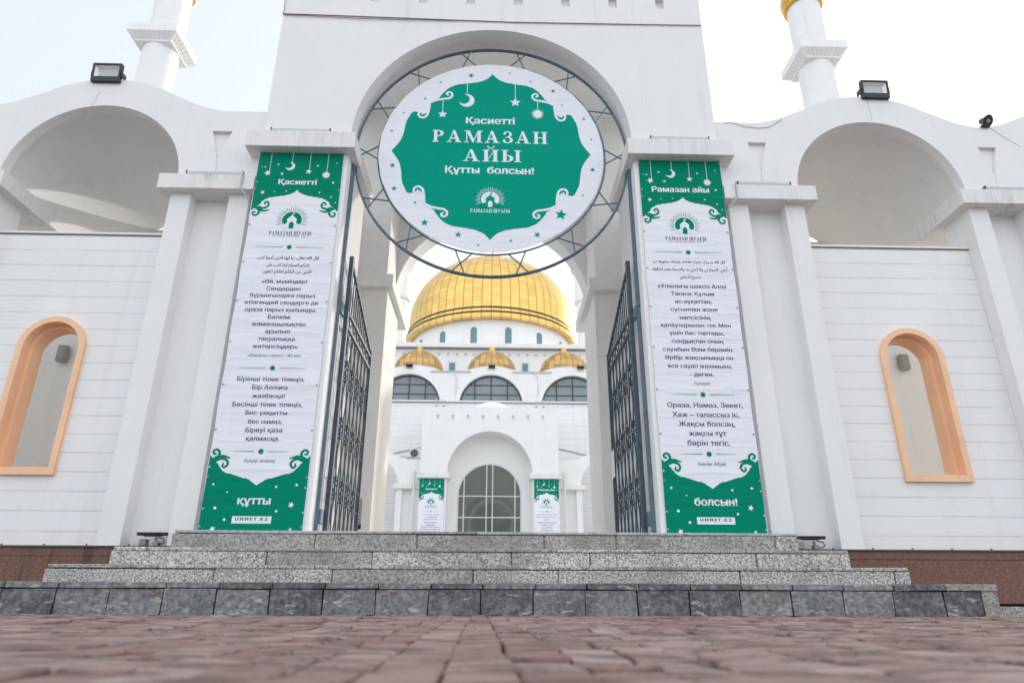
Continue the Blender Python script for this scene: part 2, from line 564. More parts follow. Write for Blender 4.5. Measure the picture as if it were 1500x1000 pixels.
def fill(mb, polys, y, res):
    E_ = []
    for p in polys:
        for i in range(len(p)):
            (x0, z0), (x1, z1) = p[i], p[(i + 1) % len(p)]
            if abs(z0 - z1) > 1e-9:
                E_.append((x0, z0, x1, z1, 1) if z0 < z1 else (x1, z1, x0, z0, -1))
    if not E_:
        return
    lo, hi = min(e[1] for e in E_), max(e[3] for e in E_)
    n = max(1, int(math.ceil((hi - lo) / res)))
    h = (hi - lo) / n
    buckets = [[] for _ in range(n)]
    for e in E_:
        a, b = int((e[1] - lo) / h), int((e[3] - lo) / h)
        for k in range(max(0, a), min(n - 1, b) + 1):
            buckets[k].append(e)
    def ex(e, z):
        z = min(max(z, e[1]), e[3])
        return e[0] + (e[2] - e[0]) * (z - e[1]) / (e[3] - e[1])
    for k in range(n):
        z0, z1 = lo + k * h, lo + (k + 1) * h
        zm = (z0 + z1) / 2
        act = sorted(((ex(e, zm), e) for e in buckets[k] if e[1] <= zm < e[3]), key=lambda t: t[0])
        w = 0
        for xm, e in act:
            if w == 0:
                st = e
            w += e[4]
            if w == 0:
                a0, a1, b0, b1 = ex(st, z0), ex(st, z1), ex(e, z0), ex(e, z1)
                mb.add([(a0, y, z0), (b0, y, z0), (b1, y, z1), (a1, y, z1)], [(0, 1, 2, 3)])

def stroke(pts, w):
    """ribbon polygons along a polyline; w is a width or a list of widths"""
    out = []
    ws = w if isinstance(w, (list, tuple)) else [w] * len(pts)
    for i in range(len(pts) - 1):
        (x0, z0), (x1, z1) = pts[i], pts[i + 1]
        d = math.hypot(x1 - x0, z1 - z0) or 1e-6
        nx, nz = -(z1 - z0) / d, (x1 - x0) / d
        a, b = ws[i] / 2, ws[i + 1] / 2
        out.append(ccw([(x0 + nx * a, z0 + nz * a), (x0 - nx * a, z0 - nz * a), (x1 - nx * b, z1 - nz * b), (x1 + nx * b, z1 + nz * b)]))
    for (x, z), q in zip(pts, ws):
        out.append(ccw([(x + q / 2 * cos(t * pi / 4), z + q / 2 * sin(t * pi / 4)) for t in range(8)]))
    return out

def smooth_pts(p, n=6, closed=False):
    out = []
    c = len(p)
    for i in range(c if closed else c - 1):
        if closed:
            p0, p1, p2, p3 = p[i - 1], p[i], p[(i + 1) % c], p[(i + 2) % c]
        else:
            p0, p1, p2, p3 = p[max(i - 1, 0)], p[i], p[i + 1], p[min(i + 2, c - 1)]
        for k in range(n):
            t = k / n
            out.append(tuple(0.5 * (2 * p1[j] + (p2[j] - p0[j]) * t + (2 * p0[j] - 5 * p1[j] + 4 * p2[j] - p3[j]) * t * t + (3 * p1[j] - p0[j] - 3 * p2[j] + p3[j]) * t ** 3) for j in (0, 1)))
    if not closed:
        out.append(tuple(p[-1]))
    return out

def star(x, z, r, n=5, inner=0.45, rot=0.0):
    return ccw([(x + (r if k % 2 == 0 else r * inner) * sin(rot + k * pi / n), z + (r if k % 2 == 0 else r * inner) * cos(rot + k * pi / n)) for k in range(2 * n)])

def disc2(x, z, r, n=14):
    return ccw([(x + r * cos(2 * pi * k / n), z + r * sin(2 * pi * k / n)) for k in range(n)])

def crescent(x, z, r, open_dir=radians(140), k=0.62):
    """moon with its horns towards open_dir"""
    out = [(x + r * cos(a), z + r * sin(a)) for a in [open_dir + 0.75 + (2 * pi - 1.5) * i / 20 for i in range(21)]]
    ox, oz = x + r * 0.42 * cos(open_dir), z + r * 0.42 * sin(open_dir)
    e = out[0]
    r2 = math.hypot(e[0] - ox, e[1] - oz)
    a0 = atan2(out[-1][1] - oz, out[-1][0] - ox)
    a1 = atan2(out[0][1] - oz, out[0][0] - ox)
    while a0 < a1: a0 += 2 * pi
    out += [(ox + r2 * cos(a0 + (a1 - a0) * i / 16), oz + r2 * sin(a0 + (a1 - a0) * i / 16)) for i in range(1, 16)]
    return ccw(out)

_txt_cache = {}
def text_outline(s):
    """outlines of a line of the built-in sans face, font size 1, left at 0"""
    if s in _txt_cache:
        return _txt_cache[s]
    cu = bpy.data.curves.new("tmp_text", 'FONT')
    cu.body = s
    cu.size = 1.0
    ob = bpy.data.objects.new("tmp_text", cu)
    COL.objects.link(ob)
    bpy.context.view_layer.update()
    dg = bpy.context.evaluated_depsgraph_get()
    c2 = ob.to_curve(dg)
    polys = []
    for sp in c2.splines:
        pts = []
        bp = sp.bezier_points
        n = len(bp)
        for i in range(n):
            a, b = bp[i], bp[(i + 1) % n]
            p0, p1, p2, p3 = a.co, a.handle_right, b.handle_left, b.co
            straight = (p1 - p0).cross(p3 - p0).length < 1e-4 and (p2 - p0).cross(p3 - p0).length < 1e-4
            m = 1 if straight else 4
            for k in range(m):
                t = k / m
                q = p0 * (1 - t) ** 3 + p1 * (3 * t * (1 - t) ** 2) + p2 * (3 * t * t * (1 - t)) + p3 * t ** 3
                pts.append((q.x, q.y))
        if len(pts) > 2:
            polys.append(pts)
    ob.to_curve_clear()
    bpy.data.objects.remove(ob)
    bpy.data.curves.remove(cu)
    _txt_cache[s] = polys
    return polys

def text_polys(s, xc, zc, width, bold=0.04, slant=0.0, hmax=None):
    """line of text centred on xc with its x-height middle at zc, fitted to width"""
    base = text_outline(s)
    xs = [p[0] for q in base for p in q]
    x0, x1 = min(xs), max(xs)
    k = width / (x1 - x0 + 2 * bold)
    kz = k if hmax is None else min(k, hmax)
    kz *= 0.90
    offs = [(0, 0), (bold, 0), (-bold, 0), (0, bold * 0.35), (0, -bold * 0.35)]
    out = []
    for dx, dz in offs:
        for q in base:
            out.append([(xc + (x + dx - (x0 + x1) / 2 + slant * z) * k, zc + (z + dz - 0.27) * kz) for x, z in q])
    return out, kz

# slab-serif capitals drawn by hand (1 high)
def _r(x0, x1, z0, z1):
    return [(x0, z0), (x1, z0), (x1, z1), (x0, z1)]
def _bowl(cx, cz, rx, rz, tx, tz, a0=-pi / 2, a1=pi / 2, n=14):
    o = [(cx + rx * cos(a0 + (a1 - a0) * i / n), cz + rz * sin(a0 + (a1 - a0) * i / n)) for i in range(n + 1)]
    q = [(cx + (rx - tx) * cos(a1 + (a0 - a1) * i / n), cz + (rz - tz) * sin(a1 + (a0 - a1) * i / n)) for i in range(n + 1)]
    return o + q
def _sf(x0, x1, top=True, bot=True):
    s = []
    if bot: s.append(_r(x0 - 0.10, x1 + 0.10, 0, 0.065))
    if top: s.append(_r(x0 - 0.10, x1 + 0.10, 0.935, 1))
    return s
SERIF = {
    'Р': ([_r(.1, .31, 0, 1)] + _sf(.1, .31) + [_bowl(.31, .73, .42, .27, .21, .06)], .80),
    'А': ([[(.10, .03), (.17, .03), (.43, .86), (.40, 1)], [(.36, 1), (.52, 1), (.86, .03), (.62, .03)], _r(.22, .66, .29, .36)] + [_r(-.02, .30, 0, .065), _r(.52, .98, 0, .065)], .98),
    'М': ([_r(.12, .19, 0, 1), _r(.86, 1.08, 0, 1), [(.10, 1), (.34, 1), (.64, .22), (.54, 0)], [(.54, 0), (.60, 0), (.95, 1), (.88, 1)]] + [_r(.0, .31, 0, .065), _r(.0, .3, .935, 1), _r(.76, 1.18, 0, .065), _r(.88, 1.18, .935, 1)], 1.20),
    'З': ([_bowl(.34, .75, .30, .25, .17, .06, -pi / 2, pi * .78), _bowl(.34, .27, .36, .27, .19, .065, -pi * .82, pi / 2), _r(.22, .40, .475, .535), disc2(.15, .80, .085), disc2(.13, .21, .095)], .74),
    'Н': ([_r(.1, .31, 0, 1), _r(.65, .86, 0, 1), _r(.3, .66, .47, .54)] + _sf(.1, .31) + _sf(.65, .86), .96),
    'И': ([_r(.1, .31, 0, 1), _r(.65, .86, 0, 1), [(.30, .10), (.30, .20), (.66, .90), (.66, .80)]] + _sf(.1, .31) + _sf(.65, .86), .96),
    'Ы': ([_r(.1, .31, 0, 1), _bowl(.31, .29, .40, .29, .21, .06), _r(.86, 1.07, 0, 1)] + _sf(.1, .31) + _sf(.86, 1.07), 1.17),
    'Ш': ([_r(.1, .30, 0, 1), _r(.52, .72, 0, 1), _r(.94, 1.14, 0, 1), _r(.1, 1.14, 0, .065)] + _sf(.1, .30) + _sf(.52, .72) + _sf(.94, 1.14), 1.24),
    'У': ([[(.08, 1), (.31, 1), (.58, .38), (.46, .30)], [(.74, 1), (.82, 1), (.46, .08), (.36, .08)], _r(0, .40, .935, 1), _r(.62, .93, .935, 1), disc2(.25, .10, .10), _r(.25, .42, 0, .07)], .92),
    'Ғ': ([_r(.1, .31, 0, 1), _r(.1, .74, .935, 1), _r(.68, .74, .72, 1), _r(.0, .56, .46, .53)] + _sf(.1, .31), .78),
}
SERIF['Й'] = (SERIF['И'][0] + [_bowl(.48, 1.25, .20, .17, .055, .07, pi, 2 * pi), disc2(.31, 1.25, .055), disc2(.65, 1.25, .055)], .96)

def serif_polys(s, xc, zb, width, height, track=0.0):
    w = 0
    pos = []
    for ch in s:
        if ch == ' ':
            w += 0.42
            continue
        pos.append((ch, w))
        w += SERIF[ch][1] + track
    w -= track
    k = width / w
    out = []
    for ch, x in pos:
        for p in SERIF[ch][0]:
            out.append(ccw([(xc + (x + q[0] - w / 2) * k, zb + q[1] * height) for q in p]))
    return out

# Arabic: joined presentation forms, laid out left to right
_AR = {}
for _c, _b, _n in [('آ', 0xFE81, 2), ('أ', 0xFE83, 2), ('إ', 0xFE87, 2), ('ا', 0xFE8D, 2), ('ب', 0xFE8F, 4), ('ة', 0xFE93, 2), ('ت', 0xFE95, 4), ('ث', 0xFE99, 4), ('ج', 0xFE9D, 4), ('ح', 0xFEA1, 4), ('خ', 0xFEA5, 4), ('د', 0xFEA9, 2), ('ذ', 0xFEAB, 2), ('ر', 0xFEAD, 2), ('ز', 0xFEAF, 2), ('س', 0xFEB1, 4), ('ش', 0xFEB5, 4), ('ص', 0xFEB9, 4), ('ض', 0xFEBD, 4), ('ط', 0xFEC1, 4), ('ع', 0xFEC9, 4), ('ف', 0xFED1, 4), ('ق', 0xFED5, 4), ('ك', 0xFED9, 4), ('ل', 0xFEDD, 4), ('م', 0xFEE1, 4), ('ن', 0xFEE5, 4), ('ه', 0xFEE9, 4), ('و', 0xFEED, 2), ('ى', 0xFEEF, 2), ('ي', 0xFEF1, 4)]:
    _AR[_c] = (_b, _n)
def arabic(s):
    out = []
    for i, c in enumerate(s):
        if c not in _AR:
            out.append({'«': '»', '»': '«'}.get(c, c))
            continue
        b, n = _AR[c]
        pj = i > 0 and s[i - 1] in _AR and _AR[s[i - 1]][1] == 4
        nj = i + 1 < len(s) and s[i + 1] in _AR and n == 4
        out.append(chr(b + (3 if pj and nj else 2 if nj else 1 if pj else 0)))
    return ''.join(reversed(out))

def emblem(xc, zc, k):
    """rays, half disc, mosque silhouette, door and moon around the half disc centre; returns dict of polygon lists"""
    rays = []
    for i in range(27):
        a = radians(-22) + radians(224) * i / 26
        r0, r1 = 1.12, (1.62 if i % 2 == 0 else 1.48)
        da = 0.05
        rays.append(ccw([(xc + k * r0 * cos(a - da * .55), zc + k * r0 * sin(a - da * .55)), (xc + k * r1 * cos(a - .012), zc + k * r1 * sin(a - .012)), (xc + k * r1 * cos(a + .012), zc + k * r1 * sin(a + .012)), (xc + k * r0 * cos(a + da * .55), zc + k * r0 * sin(a + da * .55))]))
    half = [[(xc + k * x, zc + k * z) for x, z in arc(0, 0, 1.0, radians(-32), radians(212), 24) ]]
    sil = [(-.95, -.62), (-.86, -.40), (-.70, -.52), (-.58, -.36), (-.46, -.36), (-.46, -.12), (-.50, .06), (-.42, .22), (-.22, .38), (-.06, .52), (0, .66), (.06, .52), (.22, .38), (.42, .22), (.50, .06), (.46, -.12), (.46, -.36), (.58, -.36), (.70, -.52), (.86, -.40), (.95, -.62), (.95, -.90), (-.95, -.90)]
    sil = [[(xc + k * x, zc + k * z) for x, z in sil]]
    door = [[(xc + k * x, zc + k * z) for x, z in [(-.24, -.95), (-.24, -.38), (-.12, -.24), (0, -.16), (.12, -.24), (.24, -.38), (.24, -.95)]]]
    moon = [crescent(xc + .02 * k, zc + .80 * k, .17 * k, radians(160))]
    return dict(rays=rays, half=[ccw(p) for p in half], sil=[ccw(p) for p in sil], door=[ccw(p) for p in door], moon=moon)

def mirror(p, xc=0.0):
    return [(2 * xc - x, z) for x, z in p]
X0 = -0.06          # axis of the gateway
# ------------------------------------------------------------------ ground
mb = MB()
mb.add([(-400, -100, -0.05), (400, -100, -0.05), (400, 700, -0.05), (-400, 700, -0.05)], [(0, 1, 2, 3)])
struct(mb.build("ground", MT['ground']))
mb = MB()
mb.add([(-60, 12.35, 0.30), (60, 12.35, 0.30), (60, 90, 0.30), (-60, 90, 0.30)], [(0, 1, 2, 3)])
mb.box(-60, 60, 12.35, 12.45, -0.05, 0.296)
struct(mb.build("courtyard", MT['court']))

# block paving in front of the stairs: every block has its own height, tilt and tone
mb = MB()
mb.tone = []
rnd = random.Random(11)
PW, PD = 0.1165, 0.232
def paver(x0, x1, y0, y1, g):
    sk = lambda x, y: x - 0.016 * y
    dz = rnd.gauss(0, 0.0024)
    tx, ty = rnd.gauss(0, 0.0014), rnd.gauss(0, 0.0036)
    b = rnd.uniform(0.003, 0.006)
    e = [rnd.uniform(0, 0.0015) for _ in range(4)]
    top = [(x0 + g + b + e[0], y0 + g + b + e[1]), (x1 - g - b - e[2], y0 + g + b + e[1]), (x1 - g - b, y1 - g - b - e[3]), (x0 + g + b, y1 - g - b)]
    mid = [(x0 + g, y0 + g), (x1 - g, y0 + g), (x1 - g, y1 - g), (x0 + g, y1 - g)]
    cx, cy = (x0 + x1) / 2, (y0 + y1) / 2
    def z(x, y, d): return d + dz + tx * (x - cx) / PW * 2 + ty * (y - cy) / PD * 2
    vs = [(sk(x, y), y, z(x, y, 0)) for x, y in top] + [(sk(x, y), y, z(x, y, -b * 0.9)) for x, y in mid] + [(sk(x, y), y, -0.03) for x, y in mid]
    fs = [(0, 1, 2, 3)] + [(k + o, (k + 1) % 4 + o, (k + 1) % 4 + 4 + o, k + 4 + o) for o in (0, 4) for k in range(4)]
    mb.add(vs, fs)
    t = min(1, max(0, rnd.gauss(0.5, 0.24)))
    mb.tone += [t] * len(fs)
y = -1.4
while y < 5.62:
    x = -0.057 - 66 * PW
    n = 132
    if y < 0.4: x, n = -0.057 - 20 * PW, 40
    for k in range(n):
        jx = rnd.gauss(0, 0.0022)
        paver(x + k * PW + jx, x + (k + 1) * PW + jx, y + rnd.gauss(0, .0025), min(y + PD, 5.60), 0.0013 + rnd.uniform(0, 0.0012))
    y += PD
struct(mb.build("paving", MT['paver']))
mb = MB()
mb.add([(-9, -6, -0.012), (9, -6, -0.012), (9, 5.9, -0.012), (-9, 5.9, -0.012)], [(0, 1, 2, 3)])
struct(mb.build("paving_bed", MT['gap']))
mb = MB()
for sx, x0, x1 in ((1, 3.9, 16.0), (-1, -16.0, -4.0)):
    x = x0
    while x < x1:
        w = min(0.6, x1 - x)
        mb.box(x + 0.003, x + w - 0.003, 6.35, 7.3, -0.04, 0.068 + rnd.uniform(-0.003, 0.003))
        x += w
struct(mb.build("pavement", MT['granite_b'], bevel=0.006))

# grit lying on the paving
mb = MB()
rg_ = random.Random(21)
for i in range(150):
    gy = 1.2 + 4.3 * rg_.random()
    gx, gr_ = rg_.uniform(-1, 1) * gy * .8, rg_.uniform(.0022, .006)
    vs = [(gx + gr_ * rg_.uniform(.6, 1.3) * cos(k * 2.1), gy + gr_ * rg_.uniform(.6, 1.3) * sin(k * 2.1), .001) for k in range(3)]
    mb.add(vs + [(gx, gy, .001 + gr_ * rg_.uniform(.5, 1.2))], [(0, 1, 3), (1, 2, 3), (2, 0, 3)])
struct(mb.build("grit", MT['grey_dark']), "stuff")

# weeds in a near joint
mb = MB()
for cx0, cy0, n in ((0.012, 0.845, 26), (0.080, 0.86, 34)):
    for i in range(n):
        bx, by = cx0 + rnd.gauss(0, 0.012), cy0 + rnd.gauss(0, 0.008)
        h, a = rnd.uniform(0.003, 0.008), rnd.uniform(0, 2 * pi)
        w = 0.0012
        dx, dy = cos(a) * 0.006, sin(a) * 0.006
        mb.add([(bx - w, by, -0.004), (bx + w, by, -0.004), (bx + dx * .5 + w * .7, by + dy * .5, h * .7), (bx + dx * .5 - w * .7, by + dy * .5, h * .7), (bx + dx, by + dy, h)], [(0, 1, 2, 3), (3, 2, 4)])
o = mb.build("grass", MT['grass'])
struct(o, "stuff")

# ------------------------------------------------------------------ stairs
st = thing("stone_stairs", "wide grey granite stairs with a dark stone kerb as lowest step, below the gateway", "stairs", (X0, 5.6, 0.0))
rnd = random.Random(5)
def step_row(mb, x0, x1, yf, zb, zt, wlist, mats, joint=0.004, jit=0.004, depth=0.34, first=None):
    x = x0 if first is None else first
    i = 0
    while x < x1 - 0.02:
        w = wlist[i % len(wlist)] * rnd.uniform(0.97, 1.03) if len(wlist) > 1 else wlist[0]
        xe = min(x + w, x1)
        if x1 - xe < 0.12: xe = x1
        a = max(x, x0)
        n0 = len(mb.v)
        mb.box(a + joint / 2, xe - joint / 2, yf + rnd.uniform(0, jit), yf + depth, zb, zt + rnd.uniform(-0.002, 0.002), rnd.choice(mats))
        for q in range(n0, n0 + 8):
            px, py, pz = mb.v[q]
            mb.v[q] = (px + rnd.uniform(-joint, joint) * .45, py + rnd.uniform(-jit, jit) * .4, pz + rnd.uniform(-.003, .003))
        x = xe
        i += 1
# lowest step: kerb blocks under thin slabs
k1 = MB()
step_row(k1, -4.18, 3.90, 5.60, 0.0, 0.186, [0.408], [0, 0, 1, 1, 1, 2], 0.011, 0.014, first=-0.486 - 0.408 * 10)
k1.box(3.905, 4.03, 5.605, 5.95, 0.0, 0.19, 3)
s1 = k1.build("step", [MT['kerb'], MT['kerb_dark'], MT['kerb_light'], MT['granite_b']], st, bevel=0.007)
k1 = MB()
step_row(k1, -4.20, 3.62, 5.592, 0.192, 0.238, [0.408], [0, 0, 1, 2], 0.009, 0.010, first=-0.47 - 0.408 * 10)
step_row(k1, 3.62, 4.04, 5.592, 0.192, 0.246, [0.42], [3], 0.006, 0.0)
k1.build("slab_edge", [MT['kerb'], MT['kerb_dark'], MT['kerb_light'], MT['granite_b']], s1, bevel=0.006)
k1 = MB()
k1.box(-4.15, 3.99, 5.63, 7.1, 0.0, 0.184)
k1.box(-4.15, 3.99, 5.64, 7.1, 0.18, 0.228)
k1.build("bedding", MT['gap'], s1)
for yf, zb, zt, a, b, tr in ((5.93, 0.236, 0.382, -3.67, 3.555, 0.030), (6.26, 0.382, 0.541, -3.34, 3.230, 0.028), (6.59, 0.541, 0.719, -2.985, 2.930, 0.026)):
    m = MB()
    step_row(m, a, b, yf, zb - 0.01, zt - tr - 0.002, [1.35, 0.95, 1.2, 0.7, 1.5], [0, 0, 0, 1] if zt < 0.7 else [0, 1, 1], 0.005, 0.005)
    sp_ = m.build("step", [MT['granite'], MT['granite_b']], st, bevel=0.014, bseg=3)
    m = MB()
    step_row(m, a + 0.02, b - 0.01, yf - 0.005, zt - tr, zt, [0.9, 1.3, 0.62, 1.1], [0, 0, 1], 0.004, 0.004, depth=0.36)
    m.build("tread", [MT['granite'] if zt < 0.7 else MT['tread'], MT['granite_b']], sp_, bevel=0.008, bseg=3)
    m = MB()
    m.box(a + 0.05, b - 0.05, yf + 0.03, 7.2, zb, zt - 0.008)
    m.build("bedding", MT['gap'], sp_)
m = MB()
m.box(X0 - 2.88, X0 + 2.88, 6.9, 12.34, 0.2, 0.716)
m.build("landing", MT['tread'], st)

# ------------------------------------------------------------------ arcade wings
WAV = [(0, .47), (.3, .445), (.6, .36), (.8, .26), (1.0, .165), (1.2, .075), (1.4, .02), (1.54, 0)]
WSM = smooth_pts([(-.3, .445)] + WAV + [(1.68, .02)], 6)[6:-6]
def wav(dx):
    dx = abs(dx)
    for (a, p), (b, q) in zip(WSM, WSM[1:]):
        if dx <= b:
            return p + (q - p) * (dx - a) / (b - a)
    return 0.0

def window_loop(c, half, z0, zc):
    return [(c - half, z0), (c + half, z0)] + arc(c, zc, half, 0, pi, 24)

def facade_outline(h0, bays, h1, zb, R, zc, dz, bump_=1.0, top=6.05):
    """wavy top, arches cut into the bottom edge; h along the wall"""
    low = [(h0, zb + dz)]
    for c in bays:
        low += [(x, z + dz) for x, z in reversed(arc(c, zc, R, 0, pi, 32))] if True else []
    low.append((h1, zb + dz))
    hi = []
    h = h1
    n = int((h1 - h0) / 0.07)
    for i in range(n + 1):
        h = h1 + (h0 - h1) * i / n
        c = min(bays, key=lambda q: abs(q - h))
        hi.append((h, top + dz + wav(h - c) * bump_))
    return low + hi

PIERS = (3.47, 6.55, 9.63, 12.71)
BAYS = (5.01, 8.09, 11.17)
def wing(parent, s, xc, dy, dz, nb, detail):
    X = lambda h: xc + s * h
    sx = lambda loop: [(X(h), z) for h, z in loop]
    bays, piers = BAYS[:nb], PIERS[:nb + 1]
    end = piers[-1] + 0.52
    zb = 5.0
    out = facade_outline(2.905, bays, end, zb, 1.095, 5.005, dz)
    if detail:
        f = MB()
        tri = [[(c - .125, 5.735 + dz), (c + .125, 5.735 + dz), (c + .012, 5.31 + dz), (c - .012, 5.31 + dz)] for c in piers]
        f.prism(sx(out), 7.2 + dy, 7.25 + dy, [sx(t) for t in tri])
        f.prism(sx(out), 7.2525 + dy, 7.345 + dy)
    else:
        f = MB()
        f.prism(sx(out), 7.2 + dy, 7.5 + dy)
    f.build("facade", MT['white'], parent, smooth=True)
    if detail:
        f = MB()
        for c in piers:
            f.tube([(X(c + .004), 7.2, 5.31), (X(c - .01), 7.2, 5.16), (X(c + .012), 7.2, 5.0)], .0022, 4)
        if s < 0:
            f.tube([(-5.207, 7.199, 6.318), (-5.262, 7.199, 6.101), (-5.29, 7.199, 5.85), (-5.31, 7.199, 5.80)], .0022, 4)
        else:
            f.tube([(6.53, 7.199, 6.14), (6.62, 7.199, 6.05), (6.77, 7.199, 5.90), (6.95, 7.199, 5.76)], .0030, 4)
            f.tube([(5.02, 7.199, 6.50), (5.03, 7.199, 6.30), (5.022, 7.199, 6.11)], .0018, 4)
        f.build("plaster_crack", MT['grey'], parent)
    for i, c in enumerate(piers):
        p = MB()
        plan = [(c - .48, 7.2), (c - .235, 7.2), (c - .235, 7.385), (c + .235, 7.385), (c + .235, 7.2), (c + .48, 7.2), (c + .48, 7.7), (c - .48, 7.7)]
        if i == 0:
            plan = [(2.906, 7.36), (c - .48, 7.36)] + plan[:-1] + [(2.906, 7.7)]
        p.prism([(X(h), y + dy) for h, y in plan], 0.62 if detail else 0.3, 4.79 + dz, axis='z')
        p.build("pier", MT['white'], parent)
        p = MB()
        p.box(X(2.912 if i == 0 else c - .61), X(c + .61), 7.08 + dy, 8.05 + dy, 4.79 + dz, 4.998 + dz)
        p.build("cornice", MT['cornice'], parent, bevel=0.006)
    if not detail:
        b = MB()
        b.box(X(2.95), X(end), 10.0 + dy, 10.2 + dy, 0.3, 6.0 + dz)
        b.build("back_wall", MT['inner'], parent)
        return
    p = MB()
    p.box(X(2.93), X(end), 7.165, 7.9, 0.10, 0.515)
    p.box(X(2.93), X(end), 7.168, 7.9, 0.519, 0.600)
    pl = p.build("plinth", MT['plinth'], parent, bevel=0.003)
    p = MB()
    p.box(X(3.05), X(end), 7.150, 7.21, 0.602, 0.617)
    h = 3.6
    while h < end:
        p.box(X(h), X(h + 0.012), 7.185, 7.197, 0.617, 0.634)
        h += 0.42
    p.build("flashing", MT['grey_dark'], pl)
    p = MB()
    p.box(X(2.96), X(end), 7.24, 7.9, -0.04, 0.098)
    p.build("dark_gap_box", MT['gap'], pl)  # near-black box painted in for the dark gap under the plinth
    for i, c in enumerate(bays):
        w = MB()
        w.prism(sx([(piers[i] + .482, .62), (piers[i + 1] - .482, .62), (piers[i + 1] - .482, 4.285), (piers[i] + .482, 4.285)]), 7.38, 7.60, [sx(window_loop(c, .36, 1.37, 2.80))])
        iw = w.build("boarded_wall", MT['board'], parent)
        w = MB()
        w.box(X(piers[i] + .483), X(piers[i + 1] - .483), 7.362, 7.62, 4.290, 4.318)
        w.build("coping", MT['white'], iw, bevel=0.004)
        w = MB()
        w.box(X(piers[i] + .484), X(piers[i + 1] - .484), 7.368, 7.40, 4.276, 4.2895)
        w.build("coping_strip", MT['rose_pipe'], iw)
        w = MB()
        w.prism(sx(window_loop(c, .38, 1.35, 2.80)), 7.335, 7.605, [sx(window_loop(c, .312, 1.425, 2.80))])
        w.prism(sx(window_loop(c, .3125, 1.4245, 2.80)), 7.455, 7.64, [sx(window_loop(c, .272, 1.452, 2.80))])
        w.build("window_frame", MT['orange'], parent, smooth=True)
    # covered gallery behind: one barrel vault per bay, back wall with arches to the courtyard
    v = MB()
    vault = facade_outline(2.93, bays, end - .03, 5.02, 1.20, 5.022, 0, 0.9, 5.98)
    v.prism(sx(vault), 7.348, 10.2)
    v.build("vault", MT['inner'], parent, smooth=True)
    b = MB()
    low = [(2.93, .30)]
    for c in bays:
        low += [(c - 1.06, .30)] + list(reversed(arc(c, 4.82, 1.06, 0, pi, 24))) + [(c + 1.06, .30)]
    low += [(end - .03, .30), (end - .03, 6.0), (2.93, 6.0)]
    b.prism(sx(low), 10.203, 10.5)
    b.build("back_wall", MT['inner'], parent, smooth=True)
    for c in piers:
        b = MB()
        b.box(X(max(c - .47, 2.94)), X(c + .47), 9.75, 10.2, .715, 4.80)
        b.build("rear_pier", MT['inner'], parent)
    b = MB()
    b.box(X(2.94), X(end - .04), 7.61, 10.2, .2, .712)
    b.build("gallery_floor", MT['court'], parent)

for s, lab in ((-1, "white wavy-topped arcade wall left of the gateway, with sunlight inside its open arch"),
               (1, "white wavy-topped arcade wall right of the gateway, a small black horn on its top")):
    w = thing("arcade_wall", lab, "wall", (X0 + s * 6.0, 7.2, 0.0), "arcade walls beside the gateway")
    wing(w, s, X0, 0.0, 0.0, 3, True)

# ------------------------------------------------------------------ gateway
def slots(xc, zb, h, pitch, w):
    return [[(xc + (i - 3.5) * pitch - w / 2, zb), (xc + (i - 3.5) * pitch + w / 2, zb), (xc + (i - 3.5) * pitch + w / 2, zb + h), (xc + (i - 3.5) * pitch - w / 2, zb + h)] for i in range(8)]
gt = thing("gateway", "tall white portal with a big round arch at the top of the stairs", "gateway", (X0, 7.1, 0.0))
def portal_wall(parent, xc, y0, y1, zb, zt, half, R, zc, slot=None, name="portal_wall", mat='white'):
    o = [(xc - half, zb), (xc - R, zb)] + list(reversed(arc(xc, zc, R, 0, pi, 48))) + [(xc + R, zb), (xc + half, zb), (xc + half, zt), (xc - half, zt)]
    m = MB()
    if slot:
        m.prism(o, y0, y0 + .08, slot)
        m.prism(o, y0 + .083, y1)
    else:
        m.prism(o, y0, y1)
    return m.build(name, MT[mat], parent, smooth=True)
portal_wall(gt, X0, 7.1, 7.45, 5.572, 9.4, 2.90, 1.795, 5.645, slots(X0, 7.905, 0.22, 0.668, 0.12))
for s in (-1, 1):
    X = lambda h: X0 + s * h
    m = MB()
    m.box(X(1.80), X(2.90), 7.1, 8.2, .717, 5.334)
    m.build("pier", MT['white'], gt)
    m = MB()
    m.box(X(1.705), X(3.05), 6.95, 8.32, 5.336, 5.570)
    m.build("cornice", MT['cornice'], gt, bevel=0.006)
    m = MB()
    # side walls; the unseen sky arch and doorway are added to let light in
    m.prism([(7.452, 5.574), (11.348, 5.574), (11.348, 9.3), (7.452, 9.3)], X(2.62), X(2.897), [[(8.1, 6.55), (10.9, 6.55)] + arc(9.5, 7.2, 1.4, 0, pi, 24)], axis='x')
    m.prism([(8.202, .717), (8.5, .717), (8.5, 4.2), (10.1, 4.2), (10.1, .717), (10.398, .717), (10.398, 5.57), (8.202, 5.57)], X(2.62), X(2.897), axis='x')
    m.build("side_wall", MT['inner'], gt)
    m = MB()
    # rear piers with a groove at mid height
    for z0, z1 in ((.717, 3.876), (3.886, 5.045)):
        m.box(X(1.76), X(2.90), 10.40, 11.7, z0, z1)
    m.box(X(1.775), X(2.89), 10.42, 11.68, 3.87, 3.89)
    m.build("rear_pier", MT['inner'], gt)
    m = MB()
    m.box(X(1.665), X(2.61), 10.28, 12.25, 5.047, 5.278)
    m.build("rear_cornice", MT['inner'], gt, bevel=0.005)
    m = MB()
    m.box(X(1.79), X(2.615), 10.40, 11.348, 5.280, 9.3)
    m.build("rear_jamb", MT['inner'], gt)
portal_wall(gt, X0, 11.35, 11.8, 5.280, 9.4, 2.90, 1.80, 5.285, None, "rear_arch", 'inner')
m = MB()
m.box(X0 - 2.61, X0 + 2.61, 7.455, 11.345, 8.75, 9.25)
m.build("ceiling", MT['inner'], gt)
m = MB()
